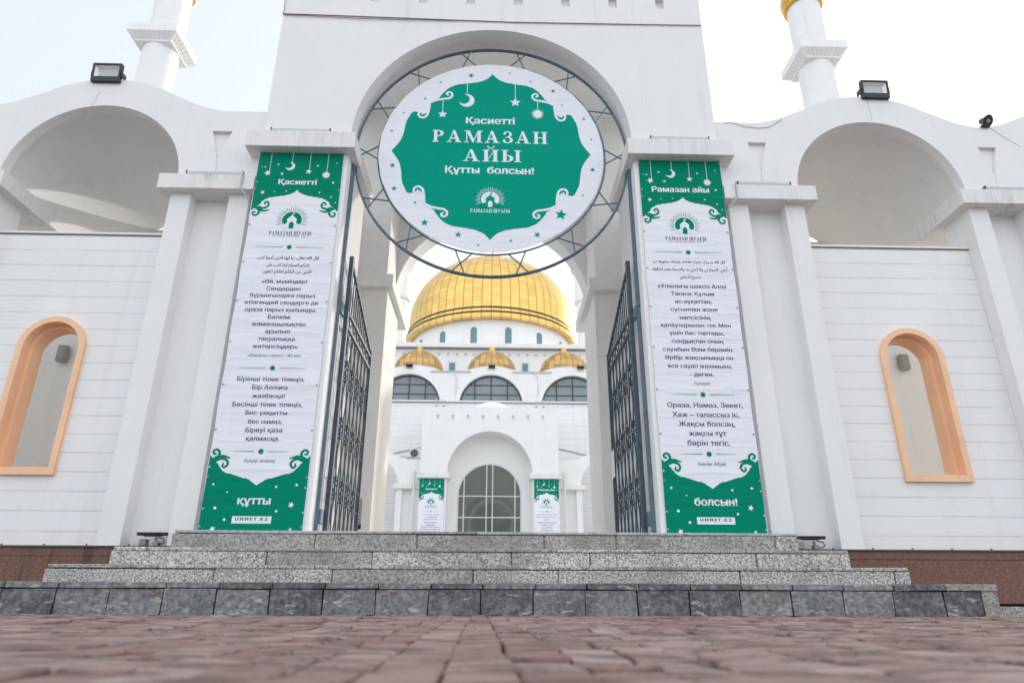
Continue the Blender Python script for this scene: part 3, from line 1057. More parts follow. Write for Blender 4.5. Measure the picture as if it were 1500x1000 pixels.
m.box(X0 - 2.899, X0 + 2.899, 7.46, 11.34, 9.30, 9.39)
m.build("roof", MT['white'], gt)
for h in (-1.20, .10, 1.42):
    m = MB()
    m.box(X0 + h, X0 + h + .022, 7.092, 7.099, 7.63, 9.2)
    m.build("cover_strip", MT['white'], gt)

# cable sagging across the portal
m = MB()
m.tube([(-2.965, 7.085, 7.622), (-2.3, 7.088, 7.618), (-1.2, 7.088, 7.600), (.187, 7.088, 7.578), (1.6, 7.088, 7.592), (2.825, 7.085, 7.605)], 0.007, 6)
m.tube([(-2.965, 7.083, 7.612), (-2.5, 7.083, 7.592), (-1.9, 7.083, 7.567), (-1.3, 7.083, 7.568), (-.55, 7.083, 7.586)], 0.005, 6)
m.tube([(-2.965, 7.085, 7.62), (-2.955, 7.085, 7.70), (-2.962, 7.085, 7.80), (-2.955, 7.085, 9.2)], 0.005, 6)
tag(m.build("cable", MT['rose_pipe'], origin=(X0, 7.09, 7.6)), "thin brown cable sagging across the portal front above the big arch", "cable")
m = MB()
m.tube([(3.02, 7.192, 6.035), (3.12, 7.192, 6.04), (3.25, 7.192, 5.985), (3.46, 7.192, 5.958), (3.60, 7.192, 5.975), (3.75, 7.192, 6.075), (3.80, 7.195, 6.12)], 0.0035, 5)
tag(m.build("wire", MT['grey'], origin=(3.46, 7.19, 6.0)), "thin grey wire hanging in a loop on the wall right of the portal", "wire")
for s, lab in ((-1, "white conduit pipe bending down beside the left banner"), (1, "white conduit pipe bending down beside the right banner")):
    m = MB()
    X = lambda h: X0 + s * h
    m.tube([(X(3.06), 7.062, 5.02), (X(3.06), 7.062, 4.80), (X(2.985), 7.062, 4.70), (X(2.93), 7.09, 4.62)], 0.010, 6)
    tag(m.build("conduit", MT['alu'], origin=(X(3.06), 7.06, 4.8)), lab, "pipe", "conduits beside the banners")

# ------------------------------------------------------------------ steel ring with posts
rg = thing("ring_frame", "blue grey steel ring frame with crossed braces fixed in the gateway arch", "frame", (X0, 7.38, .72))
RC = Vector((X0, 7.38, 5.575))
def circ(r, y, n=96):
    return [(RC.x + r * cos(2 * pi * i / n), y, RC.z + r * sin(2 * pi * i / n)) for i in range(n)]
m = MB(); m.tube(circ(1.778, 7.365), 0.0135, 8, True); m.build("outer_ring", MT['steel'], rg, smooth=True)
m = MB(); m.tube(circ(1.784, 7.400), 0.010, 8, True); m.build("rear_ring", MT['steel'], rg, smooth=True)
m = MB(); m.tube(circ(1.486, 7.365), 0.013, 8, True); m.build("inner_ring", MT['steel'], rg, smooth=True)
for i in range(14):
    a = 2 * pi * (i + .5) / 14 + pi / 2
    for q in (-1, 1):
        a0, a1 = a + q * radians(2.6), a - q * radians(4.2)
        m = MB()
        m.tube([(RC.x + 1.778 * cos(a0), 7.365 + .006 * q, RC.z + 1.778 * sin(a0)), (RC.x + 1.486 * cos(a1), 7.365 + .006 * q, RC.z + 1.486 * sin(a1))], 0.0095, 6)
        m.build("brace", MT['steel'], rg, smooth=True)
for s in (-1, 1):
    X = lambda h: X0 + s * h
    m = MB()
    m.box(X(1.760), X(1.798), 7.30, 7.35, .717, 5.333)
    m.box(X(1.772), X(1.797), 7.285, 7.305, 3.4, 5.333)
    p = m.build("post", MT['steel'], rg, bevel=0.004)
    for z in (3.26, .86):
        m = MB()
        m.box(X(1.735), X(1.759), 7.31, 7.448, z, z + .15)
        m.build("hinge", MT['steel'], p, bevel=0.004)

# ------------------------------------------------------------------ gate leaves
def gate_leaf(s, label):
    X = lambda h: X0 + s * h
    g = thing("gate_leaf", label, "gate", (X(1.725), 7.43, .74), "open wrought iron gate leaves")
    xx = X(1.725)
    y0, y1 = 7.45, 9.20
    ztop = lambda y: 4.06 - (y - y0) / (y1 - y0) * 0.62
    m = MB()
    m.box(X(1.695), X(1.745), y0, y0 + .065, .76, 4.09)
    m.box(X(1.702), X(1.745), y1 - .05, y1, .76, 3.47)
    for z in (3.38, 3.20):
        m.box(X(1.710), X(1.740), y0 + .066, y1 - .051, z - .02, z + .02)
    m.box(X(1.710), X(1.740), y0 + .066, y1 - .051, .78, .82)
    a, b = y0 + .066, y1 - .03
    m.prism([(a, ztop(a) - .02), (b, ztop(b) - .02), (b, ztop(b) + .02), (a, ztop(a) + .02)], X(1.710), X(1.740), axis='x')
    m.build("leaf_frame", MT['steel_dark'], g, bevel=0.003)
    nb = 13
    ys = [y0 + .066 + (y1 - y0 - .116) * (j + 1) / (nb + 1) for j in range(nb)]
    dy = ys[1] - ys[0]
    zones = ((.82, 1.18), (1.42, 1.87), (2.10, 2.56), (2.80, 3.18))
    bands = ((1.18, 1.42), (1.87, 2.10), (2.56, 2.80))
    for j, y in enumerate(ys):
        m = MB()
        sg = 1 if j % 2 == 0 else -1
        pts = []
        for z0, z1 in zones:
            for k in range(9):
                t = k / 8
                pts.append((xx, y + sg * dy * .40 * sin(pi * t) ** 2 * (1 if z0 > .9 else .8), z0 + (z1 - z0) * t))
        m.tube(pts, 0.0085, 6)
        m.tube([(xx, y, 3.38), (xx, y, ztop(y) + .03), (xx, y, ztop(y) + .10)], [0.0075, 0.0075, 0.002], 6)
        m.build("bar", MT['steel_dark'], g, smooth=True)
    for z0, z1 in bands:
        m = MB()
        for y in ys[1::3]:
            # twisted basket with a collar at each end
            for q in range(3):
                m.tube([(xx + .030 * sin(pi * t / 8) * cos(q * 2.094 + t * .7), y + .030 * sin(pi * t / 8) * sin(q * 2.094 + t * .7), z0 + (z1 - z0) * t / 8) for t in range(9)], 0.0060, 5)
            for z in (z0, z1):
                m.box(xx - .019, xx + .019, y - .022, y + .022, z - .012, z + .012)
        for z in (z0, z1):
            m.box(xx - .005, xx + .005, y0 + .066, y1 - .051, z - .0045, z + .0045)
        m.build("basket_band", MT['steel_dark'], g)
    m = MB()
    n = 14
    for j in range(n):
        ya, yb = y0 + .07 + (y1 - y0 - .13) * j / n, y0 + .07 + (y1 - y0 - .13) * (j + 1) / n
        z0, z1 = (3.22, 3.36) if j % 2 == 0 else (3.36, 3.22)
        m.tube([(xx, ya, z0), (xx, yb, z1)], 0.008, 6)
    m.build("zigzag", MT['steel_dark'], g)
    return g
gl = gate_leaf(-1, "wrought iron gate leaf open on the left, a black padlock chain at its edge")
gr = gate_leaf(1, "wrought iron gate leaf open on the right, a white paper on its edge")
m = MB()
for i in range(7):
    z = 1.36 - i * .045
    m.tube([(-1.755 + .012 * cos(t), 9.222 + .010 * sin(t) * (i % 2) , z + .026 * sin(t)) for t in [k * pi / 4 for k in range(8)]], 0.005, 5, True)
m.box(-1.78, -1.73, 9.21, 9.235, .99, 1.05)
m.tube([(-1.77, 9.222, 1.05), (-1.765, 9.222, 1.085), (-1.745, 9.222, 1.085), (-1.74, 9.222, 1.05)], 0.005, 6)
tag(m.build("padlock_chain", MT['black'], origin=(-1.755, 9.22, 1.0)), "black chain and padlock hanging at the free edge of the left gate leaf", "chain")
m = MB()
m.box(1.633, 1.636, 8.96, 9.18, 1.66, 2.03)
tag(m.build("paper_sheet", MT['paper'], origin=(1.634, 9.07, 1.8)), "white sheet of paper on the right gate leaf", "paper")

# ------------------------------------------------------------------ round sign
DC = Vector((-0.07, 7.33, 5.58))
sg_ = thing("round_sign", "big round white and green festival sign hung in the steel ring above the gateway", "sign", tuple(DC))
def D(pts):
    return [(DC.x + x, DC.z + z) for x, z in pts]
def art(parent, name, polys, y, mat, res):
    m = MB()
    fill(m, polys, y, res)
    return m.build(name, MT[mat], parent)
m = MB()
n = 96
rim = [(DC.x + (1.468 + .004 * sin(i * 1.7)) * cos(2 * pi * i / n), DC.z + (1.468 + .004 * cos(i * 2.3)) * sin(2 * pi * i / n)) for i in range(n)]
m.prism(rim, 7.330, 7.336)
m.build("sign_sheet", MT['d_white'], sg_)
q1 = smooth_pts([(0, 1.302), (.078, 1.215), (.191, 1.161), (.332, 1.133), (.472, 1.109), (.600, 1.040), (.705, .905)], 5)
q1 += smooth_pts([(.705, .905), (.715, .880), (.800, .818), (.850, .735), (.862, .650), (.905, .600)], 5)[1:]
q1 += smooth_pts([(.905, .600), (1.045, .640), (1.103, .557), (1.141, .457), (1.163, .291), (1.20, .16), (1.303, .0)], 5)[1:]
quad = q1
full = quad + [(x, -z) for x, z in reversed(quad)][1:] + [(-x, -z) for x, z in quad][1:] + [(-x, z) for x, z in reversed(quad)][1:-1]
art(sg_, "green_panel", [ccw(D(full))], 7.3286, 'd_green', 0.008)
curls, horns = [], []
for fx in (-1, 1):
    for fz in (-1, 1):
        f = lambda p: D([(x * fx, z * fz) for x, z in p])
        c1 = smooth_pts([(.83, .798), (.750, .838), (.665, .856), (.585, .872), (.543, .920), (.560, .968), (.604, .972), (.618, .940), (.596, .925)], 4)
        curls += [stroke(f(c1), [.034 * (1 - .30 * i / len(c1)) for i in range(len(c1))])]
        c2 = smooth_pts([(.842, .76), (.852, .66), (.868, .585), (.910, .543), (.962, .553), (.984, .598), (.960, .634), (.928, .622), (.932, .598)], 4)
        curls += [stroke(f(c2), [.034 * (1 - .30 * i / len(c2)) for i in range(len(c2))])]
hang = []
for x, z0, z1 in ((-.343, 1.14, .93), (.312, 1.145, .86), (.615, .865, .72), (-.663, .86, .67)):
    hang += [ccw(D(_r(x - .004, x + .004, z1, z0)))]
hang += [star(DC.x + .312, DC.z + .826, .075), star(DC.x - .662, DC.z + .604, .065)]
hang += [crescent(DC.x - .345, DC.z + .84, .105, radians(150))]
hang += [disc2(DC.x + .613, DC.z + .639, .062)]
for i in range(28):
    a = 2 * pi * i / 28
    hang.append(ccw(D([(.613 + .064 * cos(a - .05), .639 + .064 * sin(a - .05)), (.613 + .092 * cos(a), .639 + .092 * sin(a)), (.613 + .064 * cos(a + .05), .639 + .064 * sin(a + .05))])))
for q in curls:
    art(sg_, "scroll_ornament", [ccw(p) for p in q], 7.3272, 'd_white', 0.007)
art(sg_, "hanging_stars", hang, 7.3272, 'd_white', 0.005)
rst = []
for (x, z), r in zip([(-.295, 1.271), (.233, 1.326), (.521, 1.185), (.828, 1.035), (.946, .798), (1.234, .574), (1.32, .245), (1.32, -.234), (1.177, -.627), (.892, -.918), (.588, -1.214), (.259, -1.305), (-.144, -1.373), (-.396, -1.231), (-.82, -1.069), (-.955, -.777), (-1.232, -.576), (-1.276, -.226), (-1.32, .316), (-1.179, .617), (-.907, .857), (-.711, 1.142)],
                     [.045, .018, .020, .036, .018, .026, .018, .038, .018, .082, .045, .022, .022, .045, .052, .024, .040, .042, .024, .018, .022, .020]):
    rst.append(star(DC.x + x, DC.z + z, r, rot=x * 3))
art(sg_, "rim_stars", rst, 7.3284, 'd_green', 0.005)
p1, _ = text_polys("Қасиетті", DC.x - .02, DC.z + .50, .655, .034)
p2, _ = text_polys("Құтты  болсын!", DC.x - .02, DC.z - .285, 1.15, .034)
art(sg_, "lettering", p1, 7.3272, 'd_white', 0.006)
art(sg_, "lettering", serif_polys("РАМАЗАН", DC.x - .02, DC.z + .155, 1.52, .190, .16), 7.3272, 'd_white', 0.006)
art(sg_, "lettering", serif_polys("АЙЫ", DC.x + .012, DC.z - .140, .755, .188, .16), 7.3272, 'd_white', 0.006)
art(sg_, "lettering", p2, 7.3272, 'd_white', 0.006)
e = emblem(DC.x - .005, DC.z - .715, .118)
em = art(sg_, "emblem", e['rays'] + e['half'], 7.3272, 'd_white', 0.004)
art(em, "mosque_silhouette", e['sil'] + e['moon'], 7.3258, 'd_green', 0.004)
art(em, "door", e['door'], 7.3244, 'd_white', 0.004)
art(sg_, "lettering", serif_polys("РАМАЗАН ШУАҒЫ", DC.x - .005, DC.z - .905, .50, .050, .08), 7.3272, 'd_white', 0.004)

# ------------------------------------------------------------------ long banners
BL = [('Қасиетті', -0.006, 4.897, 0.469, 'h'), ('«Әй, мүміндер!', 0, 3.544, 0.520, 'b'), ('Сендерден', 0, 3.453, 0.390, 'b'), ('бұрынғыларға парыз', 0, 3.366, 0.745, 'b'), ('етілгендей сендерге де', 0, 3.276, 0.834, 'b'), ('ораза парыз қылынды.', 0, 3.186, 0.807, 'b'), ('Бәлкім,', 0, 3.097, 0.261, 'b'), ('жаманшылықтан', 0, 3.009, 0.604, 'b'), ('арылып', 0, 2.922, 0.277, 'b'), ('тақуалыққа', 0, 2.831, 0.409, 'b'), ('жетерсіңдер».', 0, 2.742, 0.511, 'b'), ('«Бақара» сүресі, 183-аят', 0, 2.636, 0.588, 'i'), ('Бірінші тілек тілеңіз,', 0, 2.358, 0.732, 'b'), ('Бір Аллаға', 0, 2.265, 0.381, 'b'), ('жазбасқа!', 0, 2.168, 0.352, 'b'), ('Бесінші тілек тілеңіз,', 0, 2.072, 0.747, 'b'), ('Бес уақытты', 0, 1.981, 0.443, 'b'), ('бес намаз,', 0, 1.883, 0.364, 'b'), ('Біреуі қаза', 0, 1.790, 0.388, 'b'), ('қалмасқа.', 0, 1.698, 0.351, 'b'), ('Бұқар жырау', 0, 1.466, 0.325, 'i'), ('құтты', 0, 1.052, 0.339, 'h')]
BR = [('Рамазан айы', -0.018, 4.895, 0.721, 'h'), ('«Ұлылығы шексіз Алла', 0, 3.564, 0.813, 'b'), ('Тағала: Құлым', 0, 3.466, 0.509, 'b'), ('ас-ауқаттан,', 0, 3.365, 0.431, 'b'), ('сусыннан және', 0, 3.265, 0.550, 'b'), ('нәпсісінің', 0, 3.162, 0.358, 'b'), ('қалауларынан тек Мен', 0, 3.068, 0.809, 'b'), ('үшін бас тартады,', 0, 2.971, 0.632, 'b'), ('сондықтан оның', 0, 2.870, 0.596, 'b'), ('сауабын Өзім беремін.', 0, 2.770, 0.806, 'b'), ('Әрбір жақсылыққа он', 0, 2.671, 0.775, 'b'), ('есе сауап жазамын»,', 0, 2.570, 0.731, 'b'), ('- деген.', 0.01, 2.473, 0.265, 'b'), ('Бұхари', 0, 2.369, 0.170, 'i'), ('Ораза, Намаз, Зекет,', 0.01, 2.117, 0.838, 'b'), ('Хаж – талассыз іс,', 0.01, 2.009, 0.737, 'b'), ('Жақсы болсаң,', 0.01, 1.906, 0.615, 'b'), ('жақсы тұт', 0.006, 1.800, 0.412, 'b'), ('бәрін тегіс.', 0.01, 1.695, 0.468, 'b'), ('Хәкім Абай', 0.012, 1.470, 0.301, 'i'), ('болсын!', 0.018, 1.071, 0.453, 'h')]
AL = [("قال الله تعالى : يا أيها الذين آمنوا كتب", .003, 3.856, .721), ("عليكم الصيام كما كتب على", .014, 3.762, .506), ("الذين من قبلكم لعلكم تتقون", .013, 3.677, .559)]
AR_ = [("قال الله عز وجل: «يترك طعامه، وشرابه، وشهوته من", -.005, 3.889, .87), ("أجلي، الصيام لي وأنا أجزي به، والحسنة بعشر أمثالها»", -.004, 3.789, .902), ("صحيح البخاري", -.004, 3.689, .25)]
TOPS = [(-.388, 5.028, .045), (-.211, 5.02, .022), (.111, 5.061, .042), (-.413, 4.748, .030)]
TOPD = [(-.274, 5.157, .012), (.215, 5.148, .012), (-.47, 5.116, .007), (-.43, 5.115, .010), (.426, 4.903, .013), (.274, 4.761, .010), (-.271, 4.763, .008), (-.13, 4.772, .009), (.446, 5.193, .009), (.422, 4.70, .010), (-.50, 4.90, .007), (.48, 4.62, .007)]
BOTS = [(.38, 1.019, .034), (-.377, .776, .032)]
BOTD = [(-.438, 1.221, .012), (-.285, 1.142, .008), (-.385, .985, .016), (-.274, .869, .014), (.206, 1.201, .012), (.414, 1.221, .014), (.237, .955, .013), (.40, .777, .013), (.505, 1.192, .008), (-.504, .976, .008), (.509, .943, .008), (-.505, 1.40, .008)]
def banner(cx, lines, ar, edz, label):
    yb = 7.086
    b = thing("hanging_banner", label, "banner", (cx, yb, .755), "long vertical festival banners")
    T = lambda pts: [(cx + x, z) for x, z in pts]
    W = 0.525
    m = MB()
    left = [(-W + .004 * sin(i * .9), .757 + (5.335 - .757) * i / 40) for i in range(41)]
    rgt = [(W + .004 * cos(i * .8), .757 + (5.335 - .757) * i / 40) for i in range(41)]
    m.prism(T(left + list(reversed(rgt))), yb, yb + .004)
    sh = m.build("banner_sheet", MT['f_white'], b)
    for k in range(10):
        for q in (-1, 1):
            m = MB()
            zc = .80 + k * .50
            m.prism(T(arc(q * .508, zc, .011, 0, 2 * pi * 11 / 12, 11)), yb - .0055, yb - .0032)
            m.build("eyelet", MT['grey'], sh)
    g1 = smooth_pts([(0, 4.793), (.06, 4.738), (.188, 4.702), (.315, 4.676), (.394, 4.63), (.42, 4.585)], 4) + smooth_pts([(.42, 4.585), (.46, 4.55), (W - .004, 4.492)], 3)[1:]
    top = [(-x, z) for x, z in reversed(g1)][:-1] + g1 + [(W - .004, 5.333), (-W + .004, 5.333)]
    g2 = smooth_pts([(0, 1.211), (.085, 1.272), (.215, 1.310), (.345, 1.349), (.395, 1.392), (.43, 1.44)], 4) + smooth_pts([(.43, 1.44), (.47, 1.475), (W - .004, 1.527)], 3)[1:]
    bot = [(-x, z) for x, z in reversed(g2)][:-1] + g2 + [(W - .004, .759), (-W + .004, .759)]
    gp = art(b, "green_top", [ccw(T(top))], yb - .0014, 'f_green', 0.012)
    gb = art(b, "green_bottom", [ccw(T(bot))], yb - .0014, 'f_green', 0.012)
    gc, wc = [], []
    gcs = []
    for fx in (-1, 1):
        f = lambda p: T([(fx * x, z) for x, z in p])
        # green tendrils curling into the white field, white ones curling back
        a = smooth_pts([(.43, 4.545), (.385, 4.528), (.335, 4.545), (.318, 4.585), (.340, 4.618), (.368, 4.606), (.362, 4.582)], 4)
        gc += [stroke(f(a), [.030 * (1 - .4 * i / len(a)) for i in range(len(a))])]
        a = smooth_pts([(.50, 4.52), (.45, 4.485), (.42, 4.44), (.40, 4.425), (.375, 4.440), (.372, 4.470), (.395, 4.482), (.408, 4.462)], 4)
        a = smooth_pts([(.47, 4.535), (.425, 4.500), (.425, 4.455), (.455, 4.425), (.49, 4.44), (.488, 4.472), (.465, 4.474)], 4)
        gc += [stroke(f(a), [.030 * (1 - .4 * i / len(a)) for i in range(len(a))])]
        a = smooth_pts([(.45, 4.53), (.38, 4.492), (.305, 4.502)], 4)
        gc[-2:] = [gc[-2] + gc[-1] + stroke(f(a), [.045 * (1 - .85 * i / len(a)) for i in range(len(a))])]
        a = smooth_pts([(.455, 1.468), (.40, 1.49), (.345, 1.475), (.325, 1.435), (.350, 1.400), (.378, 1.412), (.372, 1.436)], 4)
        gc += [stroke(f(a), [.030 * (1 - .4 * i / len(a)) for i in range(len(a))])]
        a = smooth_pts([(.48, 1.485), (.430, 1.520), (.430, 1.560), (.458, 1.585), (.490, 1.570), (.486, 1.540), (.464, 1.540)], 4)
        gc += [stroke(f(a), [.030 * (1 - .4 * i / len(a)) for i in range(len(a))])]
        a = smooth_pts([(.46, 1.48), (.39, 1.515), (.31, 1.495)], 4)
        gc[-2:] = [gc[-2] + gc[-1] + stroke(f(a), [.045 * (1 - .85 * i / len(a)) for i in range(len(a))])]
    for k in range(0, len(gc)):
        art(b, "scroll_ornament", [ccw(p) for p in gc[k]], yb - .0021, 'f_green', 0.006)
    wt = [star(cx + x, z, r, rot=x) for x, z, r in TOPS] + [disc2(cx + x, z, r, 8) for x, z, r in TOPD]
    for x, z0 in ((-.37, 5.05), (-.105, 5.17), (.115, 5.10), (.335, 5.05)):
        wt.append(ccw(T(_r(x - .003, x + .003, z0, 5.33))))
    wt.append(crescent(cx - .125, 5.135, .060, radians(150)))
    wt.append(disc2(cx + .33, 5.015, .040))
    for i in range(20):
        a = 2 * pi * i / 20
        wt.append(ccw(T([(.33 + .040 * cos(a - .07), 5.015 + .040 * sin(a - .07)), (.33 + .056 * cos(a), 5.015 + .056 * sin(a)), (.33 + .040 * cos(a + .07), 5.015 + .040 * sin(a + .07))])))
    art(gp, "star_pattern", wt, yb - .0028, 'f_white', 0.005)
    art(gb, "star_pattern", [star(cx + x, z, r, rot=x) for x, z, r in BOTS] + [disc2(cx + x, z, r, 8) for x, z, r in BOTD], yb - .0028, 'f_white', 0.005)
    hs = {'h': None, 'b': .148, 'i': .115}
    for t, dx, z, w, kind in lines:
        po, kz = text_polys(t, cx + dx, z, w, .034 if kind == 'h' else .020 if kind == 'b' else .012, .18 if kind == 'i' else 0.0, hs[kind])
        par = gp if z > 4.7 else gb if z < 1.2 else b
        art(par, "lettering", po, yb - .0028 if kind == 'h' else yb - .0014, 'f_white' if kind == 'h' else 'ink' if kind == 'b' else 'ink_light', kz / 18)
    for t, dx, z, w in ar:
        po, kz = text_polys(arabic(t), cx + dx, z, w, .022)
        po = [[(x, z + (q - z) * 1.3) for x, q in p] for p in po]
        art(b, "lettering", po, yb - .0014, 'ink', kz / 20)
    ez = 4.345 + edz
    e = emblem(cx - .012, ez + .02, .118)
    em = art(b, "emblem", e['rays'] + e['half'], yb - .0014, 'f_green', 0.004)
    art(em, "mosque_silhouette", e['sil'] + e['moon'], yb - .0028, 'f_white', 0.004)
    art(em, "door", e['door'], yb - .0042, 'f_green', 0.004)
    art(b, "lettering", serif_polys("РАМАЗАН ШУАҒЫ", cx - .012, 4.163 + edz, .50, .050, .08), yb - .0014, 'ink', 0.003)
    tk = []
    rr = random.Random(4)
    x = -.215
    while x < .20:
        for q in range(rr.choice((2, 3, 5, 6))):
            if x > .20: break
            tk.append(ccw(T(_r(x, x + .006, 4.138 + edz, 4.154 + edz))))
            tk.append(ccw(T(_r(x, x + .013, 4.138 + edz + rr.choice((0, .006, .012)), 4.142 + edz + rr.choice((.004, .010))))))
            x += .019
        x += .014
    art(b, "tagline", tk, yb - .0014, 'ink_light', 0.004)
    dv = []
    zs = [3.999, 2.492, 1.567] if ar is AL else [4.018, 2.242, 1.580]
    for z, w in zip(zs, (.40, .36, .29)):
        dv += [star(cx, z, .032, 12, .78)]
        dv += [ccw(T([(.075, z - .004), (w, z - .0015), (w, z + .0015), (.075, z + .004)])), ccw(T([(-.075, z - .004), (-w, z - .0015), (-w, z + .0015), (-.075, z + .004)]))]
    art(b, "divider", dv, yb - .0014, 'f_green', 0.003)
    bz = .868 + edz
    bx = art(gb, "address_box", [ccw(T(_r(-.198, .198, bz - .036, bz + .036)))], yb - .0028, 'f_white', 0.02)
    po, kz = text_polys("U M M E T . K Z", cx, bz + .005, .33, .06, 0.0, .075)
    art(bx, "lettering", po, yb - .0042, 'f_green', 0.003)
    return b
bl = banner(-2.437, BL, AL, 0.0, "long white banner with green ends and Қасиетті at its top, hung on the left gate pier")
br = banner(2.316, BR, AR_, .019, "long white banner with green ends and Рамазан айы at its top, hung on the right gate pier")
copy_tree(bl, (-2.53, 28.47, .755 - .42), "far small banner headed Қасиетті, hung left of the glazed mosque entrance")
copy_tree(br, (2.27, 28.47, .755 - .42), "far small banner headed Рамазан айы, hung right of the glazed mosque entrance")
# ------------------------------------------------------------------ mosque across the courtyard
XM = -0.12
mq = thing("mosque", "white mosque with a big gold dome and small gold domes, seen through the gateway", "mosque", (XM, 30.0, 0.3))
def box_part(name, mat, parent, *b, bevel=0.0):
    m = MB()
    for q in b:
        m.box(*q)
    return m.build(name, MT[mat], parent, bevel=bevel)
# entrance portal
pw = portal_wall(mq, XM, 28.5, 29.40, 0.3, 8.04, 2.94, 1.80, 5.165, slots(XM, 7.46, .22, .654, .11))
box_part("portal_body", 'white', mq, (XM - 2.935, XM - 2.0, 29.41, 30.79, .3, 8.03), (XM + 2.0, XM + 2.935, 29.41, 30.79, .3, 8.03), (XM - 1.99, XM + 1.99, 29.6, 30.79, 6.2, 8.03))
for s in (-1, 1):
    X = lambda h: XM + s * h
    box_part("cornice", 'cornice', mq, (X(1.69), X(3.05), 28.36, 29.2, 4.93, 5.165), bevel=.006)
    m = MB()
    m.tube([(X(3.20), 28.75, .3), (X(3.20), 28.75, 5.2)], .055, 10)
    m.tube([(X(3.20), 28.75, 5.2), (X(3.20), 28.9, 5.32)], .055, 10)
    m.build("downpipe", MT['mull_white'], mq, smooth=True)
    wing(mq, s, XM, 21.75, -.24, 2, False)
    m = MB()
    m.tube([(X(2.98), 29.55, 6.46), (X(4.6), 29.55, 6.10), (X(5.6), 29.55, 5.9)], .05, 8)
    m.build("roof_edge", MT['alu'], mq)
m = MB()
m.prism([(XM - 1.98, .3), (XM + 1.98, .3), (XM + 1.98, 6.99), (XM - 1.98, 6.99)], 29.405, 29.58, [[(XM - 1.40, .36), (XM + 1.40, .36)] + arc(XM, 4.36, 1.40, 0, pi, 32)])
m.build("niche_wall", MT['inner'], mq, smooth=True)
# glazed entrance: frame with its glass
m = MB()
m.prism([(XM - 1.40, .36), (XM + 1.40, .36)] + arc(XM, 4.36, 1.40, 0, pi, 32), 29.42, 29.50, [[(XM - 1.33, .42), (XM + 1.33, .42)] + arc(XM, 4.36, 1.33, 0, pi, 32)])
for x in (-1.10, -.13, .13, 1.10):
    top = 4.36 + sqrt(1.36 ** 2 - x * x)
    m.box(XM + x - .022, XM + x + .022, 29.43, 29.49, .40, top)
for z in (4.34, 3.45, 2.3):
    m.box(XM - 1.35, XM + 1.35, 29.435, 29.485, z - .022, z + .022)
dr = m.build("glazed_entrance", MT['mull_white'], mq)
m = MB()
m.prism([(XM - 1.36, .40), (XM + 1.36, .40)] + arc(XM, 4.36, 1.36, 0, pi, 32), 29.455, 29.465)
m.build("pane", MT['glass_dark'], dr)
m = MB()
m.lathe([(1.02 * cos(t), 8.03 + .50 * sin(t)) for t in [i * pi / 20 for i in range(11)]], XM + .06, 29.7, 40)
m.build("portal_roof_dome", MT['white'], mq, smooth=True)
# main wall: boarded below, lunettes above
LC = [XM + k * 3.92 for k in range(-3, 4)]
def lun(c, r, zb=8.97, zc=8.76):
    h = zb - zc
    a0 = math.asin(h / r)
    return [(c + r * cos(a), zc + r * sin(a)) for a in [a0 + (pi - 2 * a0) * i / 28 for i in range(29)]]
top = []
n = 160
for i in range(n + 1):
    x = XM + 13.5 - 27.0 * i / n
    d = min(abs(x - c) for c in LC)
    top.append((x, 10.47 + .20 * max(0, cos(min(d / 1.5, 1) * pi / 2))))
m = MB()
m.prism([(XM - 13.5, 8.97), ] + [(XM + 13.5, 8.97)] + top, 30.8, 31.2, [[(x, z + .02) for x, z in lun(c, 1.51)] for c in LC])
m.build("upper_wall", MT['white'], mq, smooth=True)
m = MB()
for c in LC:
    o, q = lun(c, 1.74, 8.99), lun(c, 1.515, 8.99)
    m.prism(o + list(reversed(q)), 30.72, 30.799)
m.build("archivolt", MT['white'], mq, smooth=True)
for c in LC[1:6]:
    m = MB()
    m.prism(lun(c, 1.505, 8.98), 30.95, 31.02, [lun(c, 1.455, 9.03)])
    for x in (-.78, 0, .78):
        m.box(c + x - .028, c + x + .028, 30.955, 31.015, 8.98, 8.76 + sqrt(1.47 ** 2 - x * x))
    for z in (9.33, 9.80):
        w = sqrt(1.48 ** 2 - (z - 8.76) ** 2)
        m.box(c - w, c + w, 30.96, 31.01, z - .025, z + .025)
    f = m.build("lunette_window", MT['mullion'], mq)
    m = MB()
    m.prism(lun(c, 1.48, 9.0), 30.985, 30.99)
    m.build("pane", MT['glass'], f)
box_part("sill_ledge", 'white', mq, (XM - 13.5, XM + 13.5, 30.70, 31.2, 8.90, 8.965))
box_part("ledge_shade_strip", 'shade_line', mq, (XM - 13.5, XM + 13.5, 30.73, 30.79, 8.87, 8.899))  # strip coloured dark for the shadow below the sill ledge
box_part("boarded_wall", 'far_board', mq, (XM - 13.5, XM + 13.5, 30.8, 31.2, .3, 8.868))
box_part("low_roof", 'white', mq, (XM - 13.5, XM + 13.5, 31.2, 37.4, 10.0, 10.45))
for c in LC[:-1]:
    box_part("gutter", 'alu', mq, (c + 1.0, c + 2.92, 30.74, 30.795, 10.40, 10.455))
    m = MB()
    m.tube([(c + 2.15, 30.75, 10.40), (c + 2.15, 30.75, 10.25), (c + 2.25, 30.76, 10.15), (c + 2.25, 30.76, 8.97)], .025, 6)
    m.build("downpipe", MT['mull_white'], mq, smooth=True)
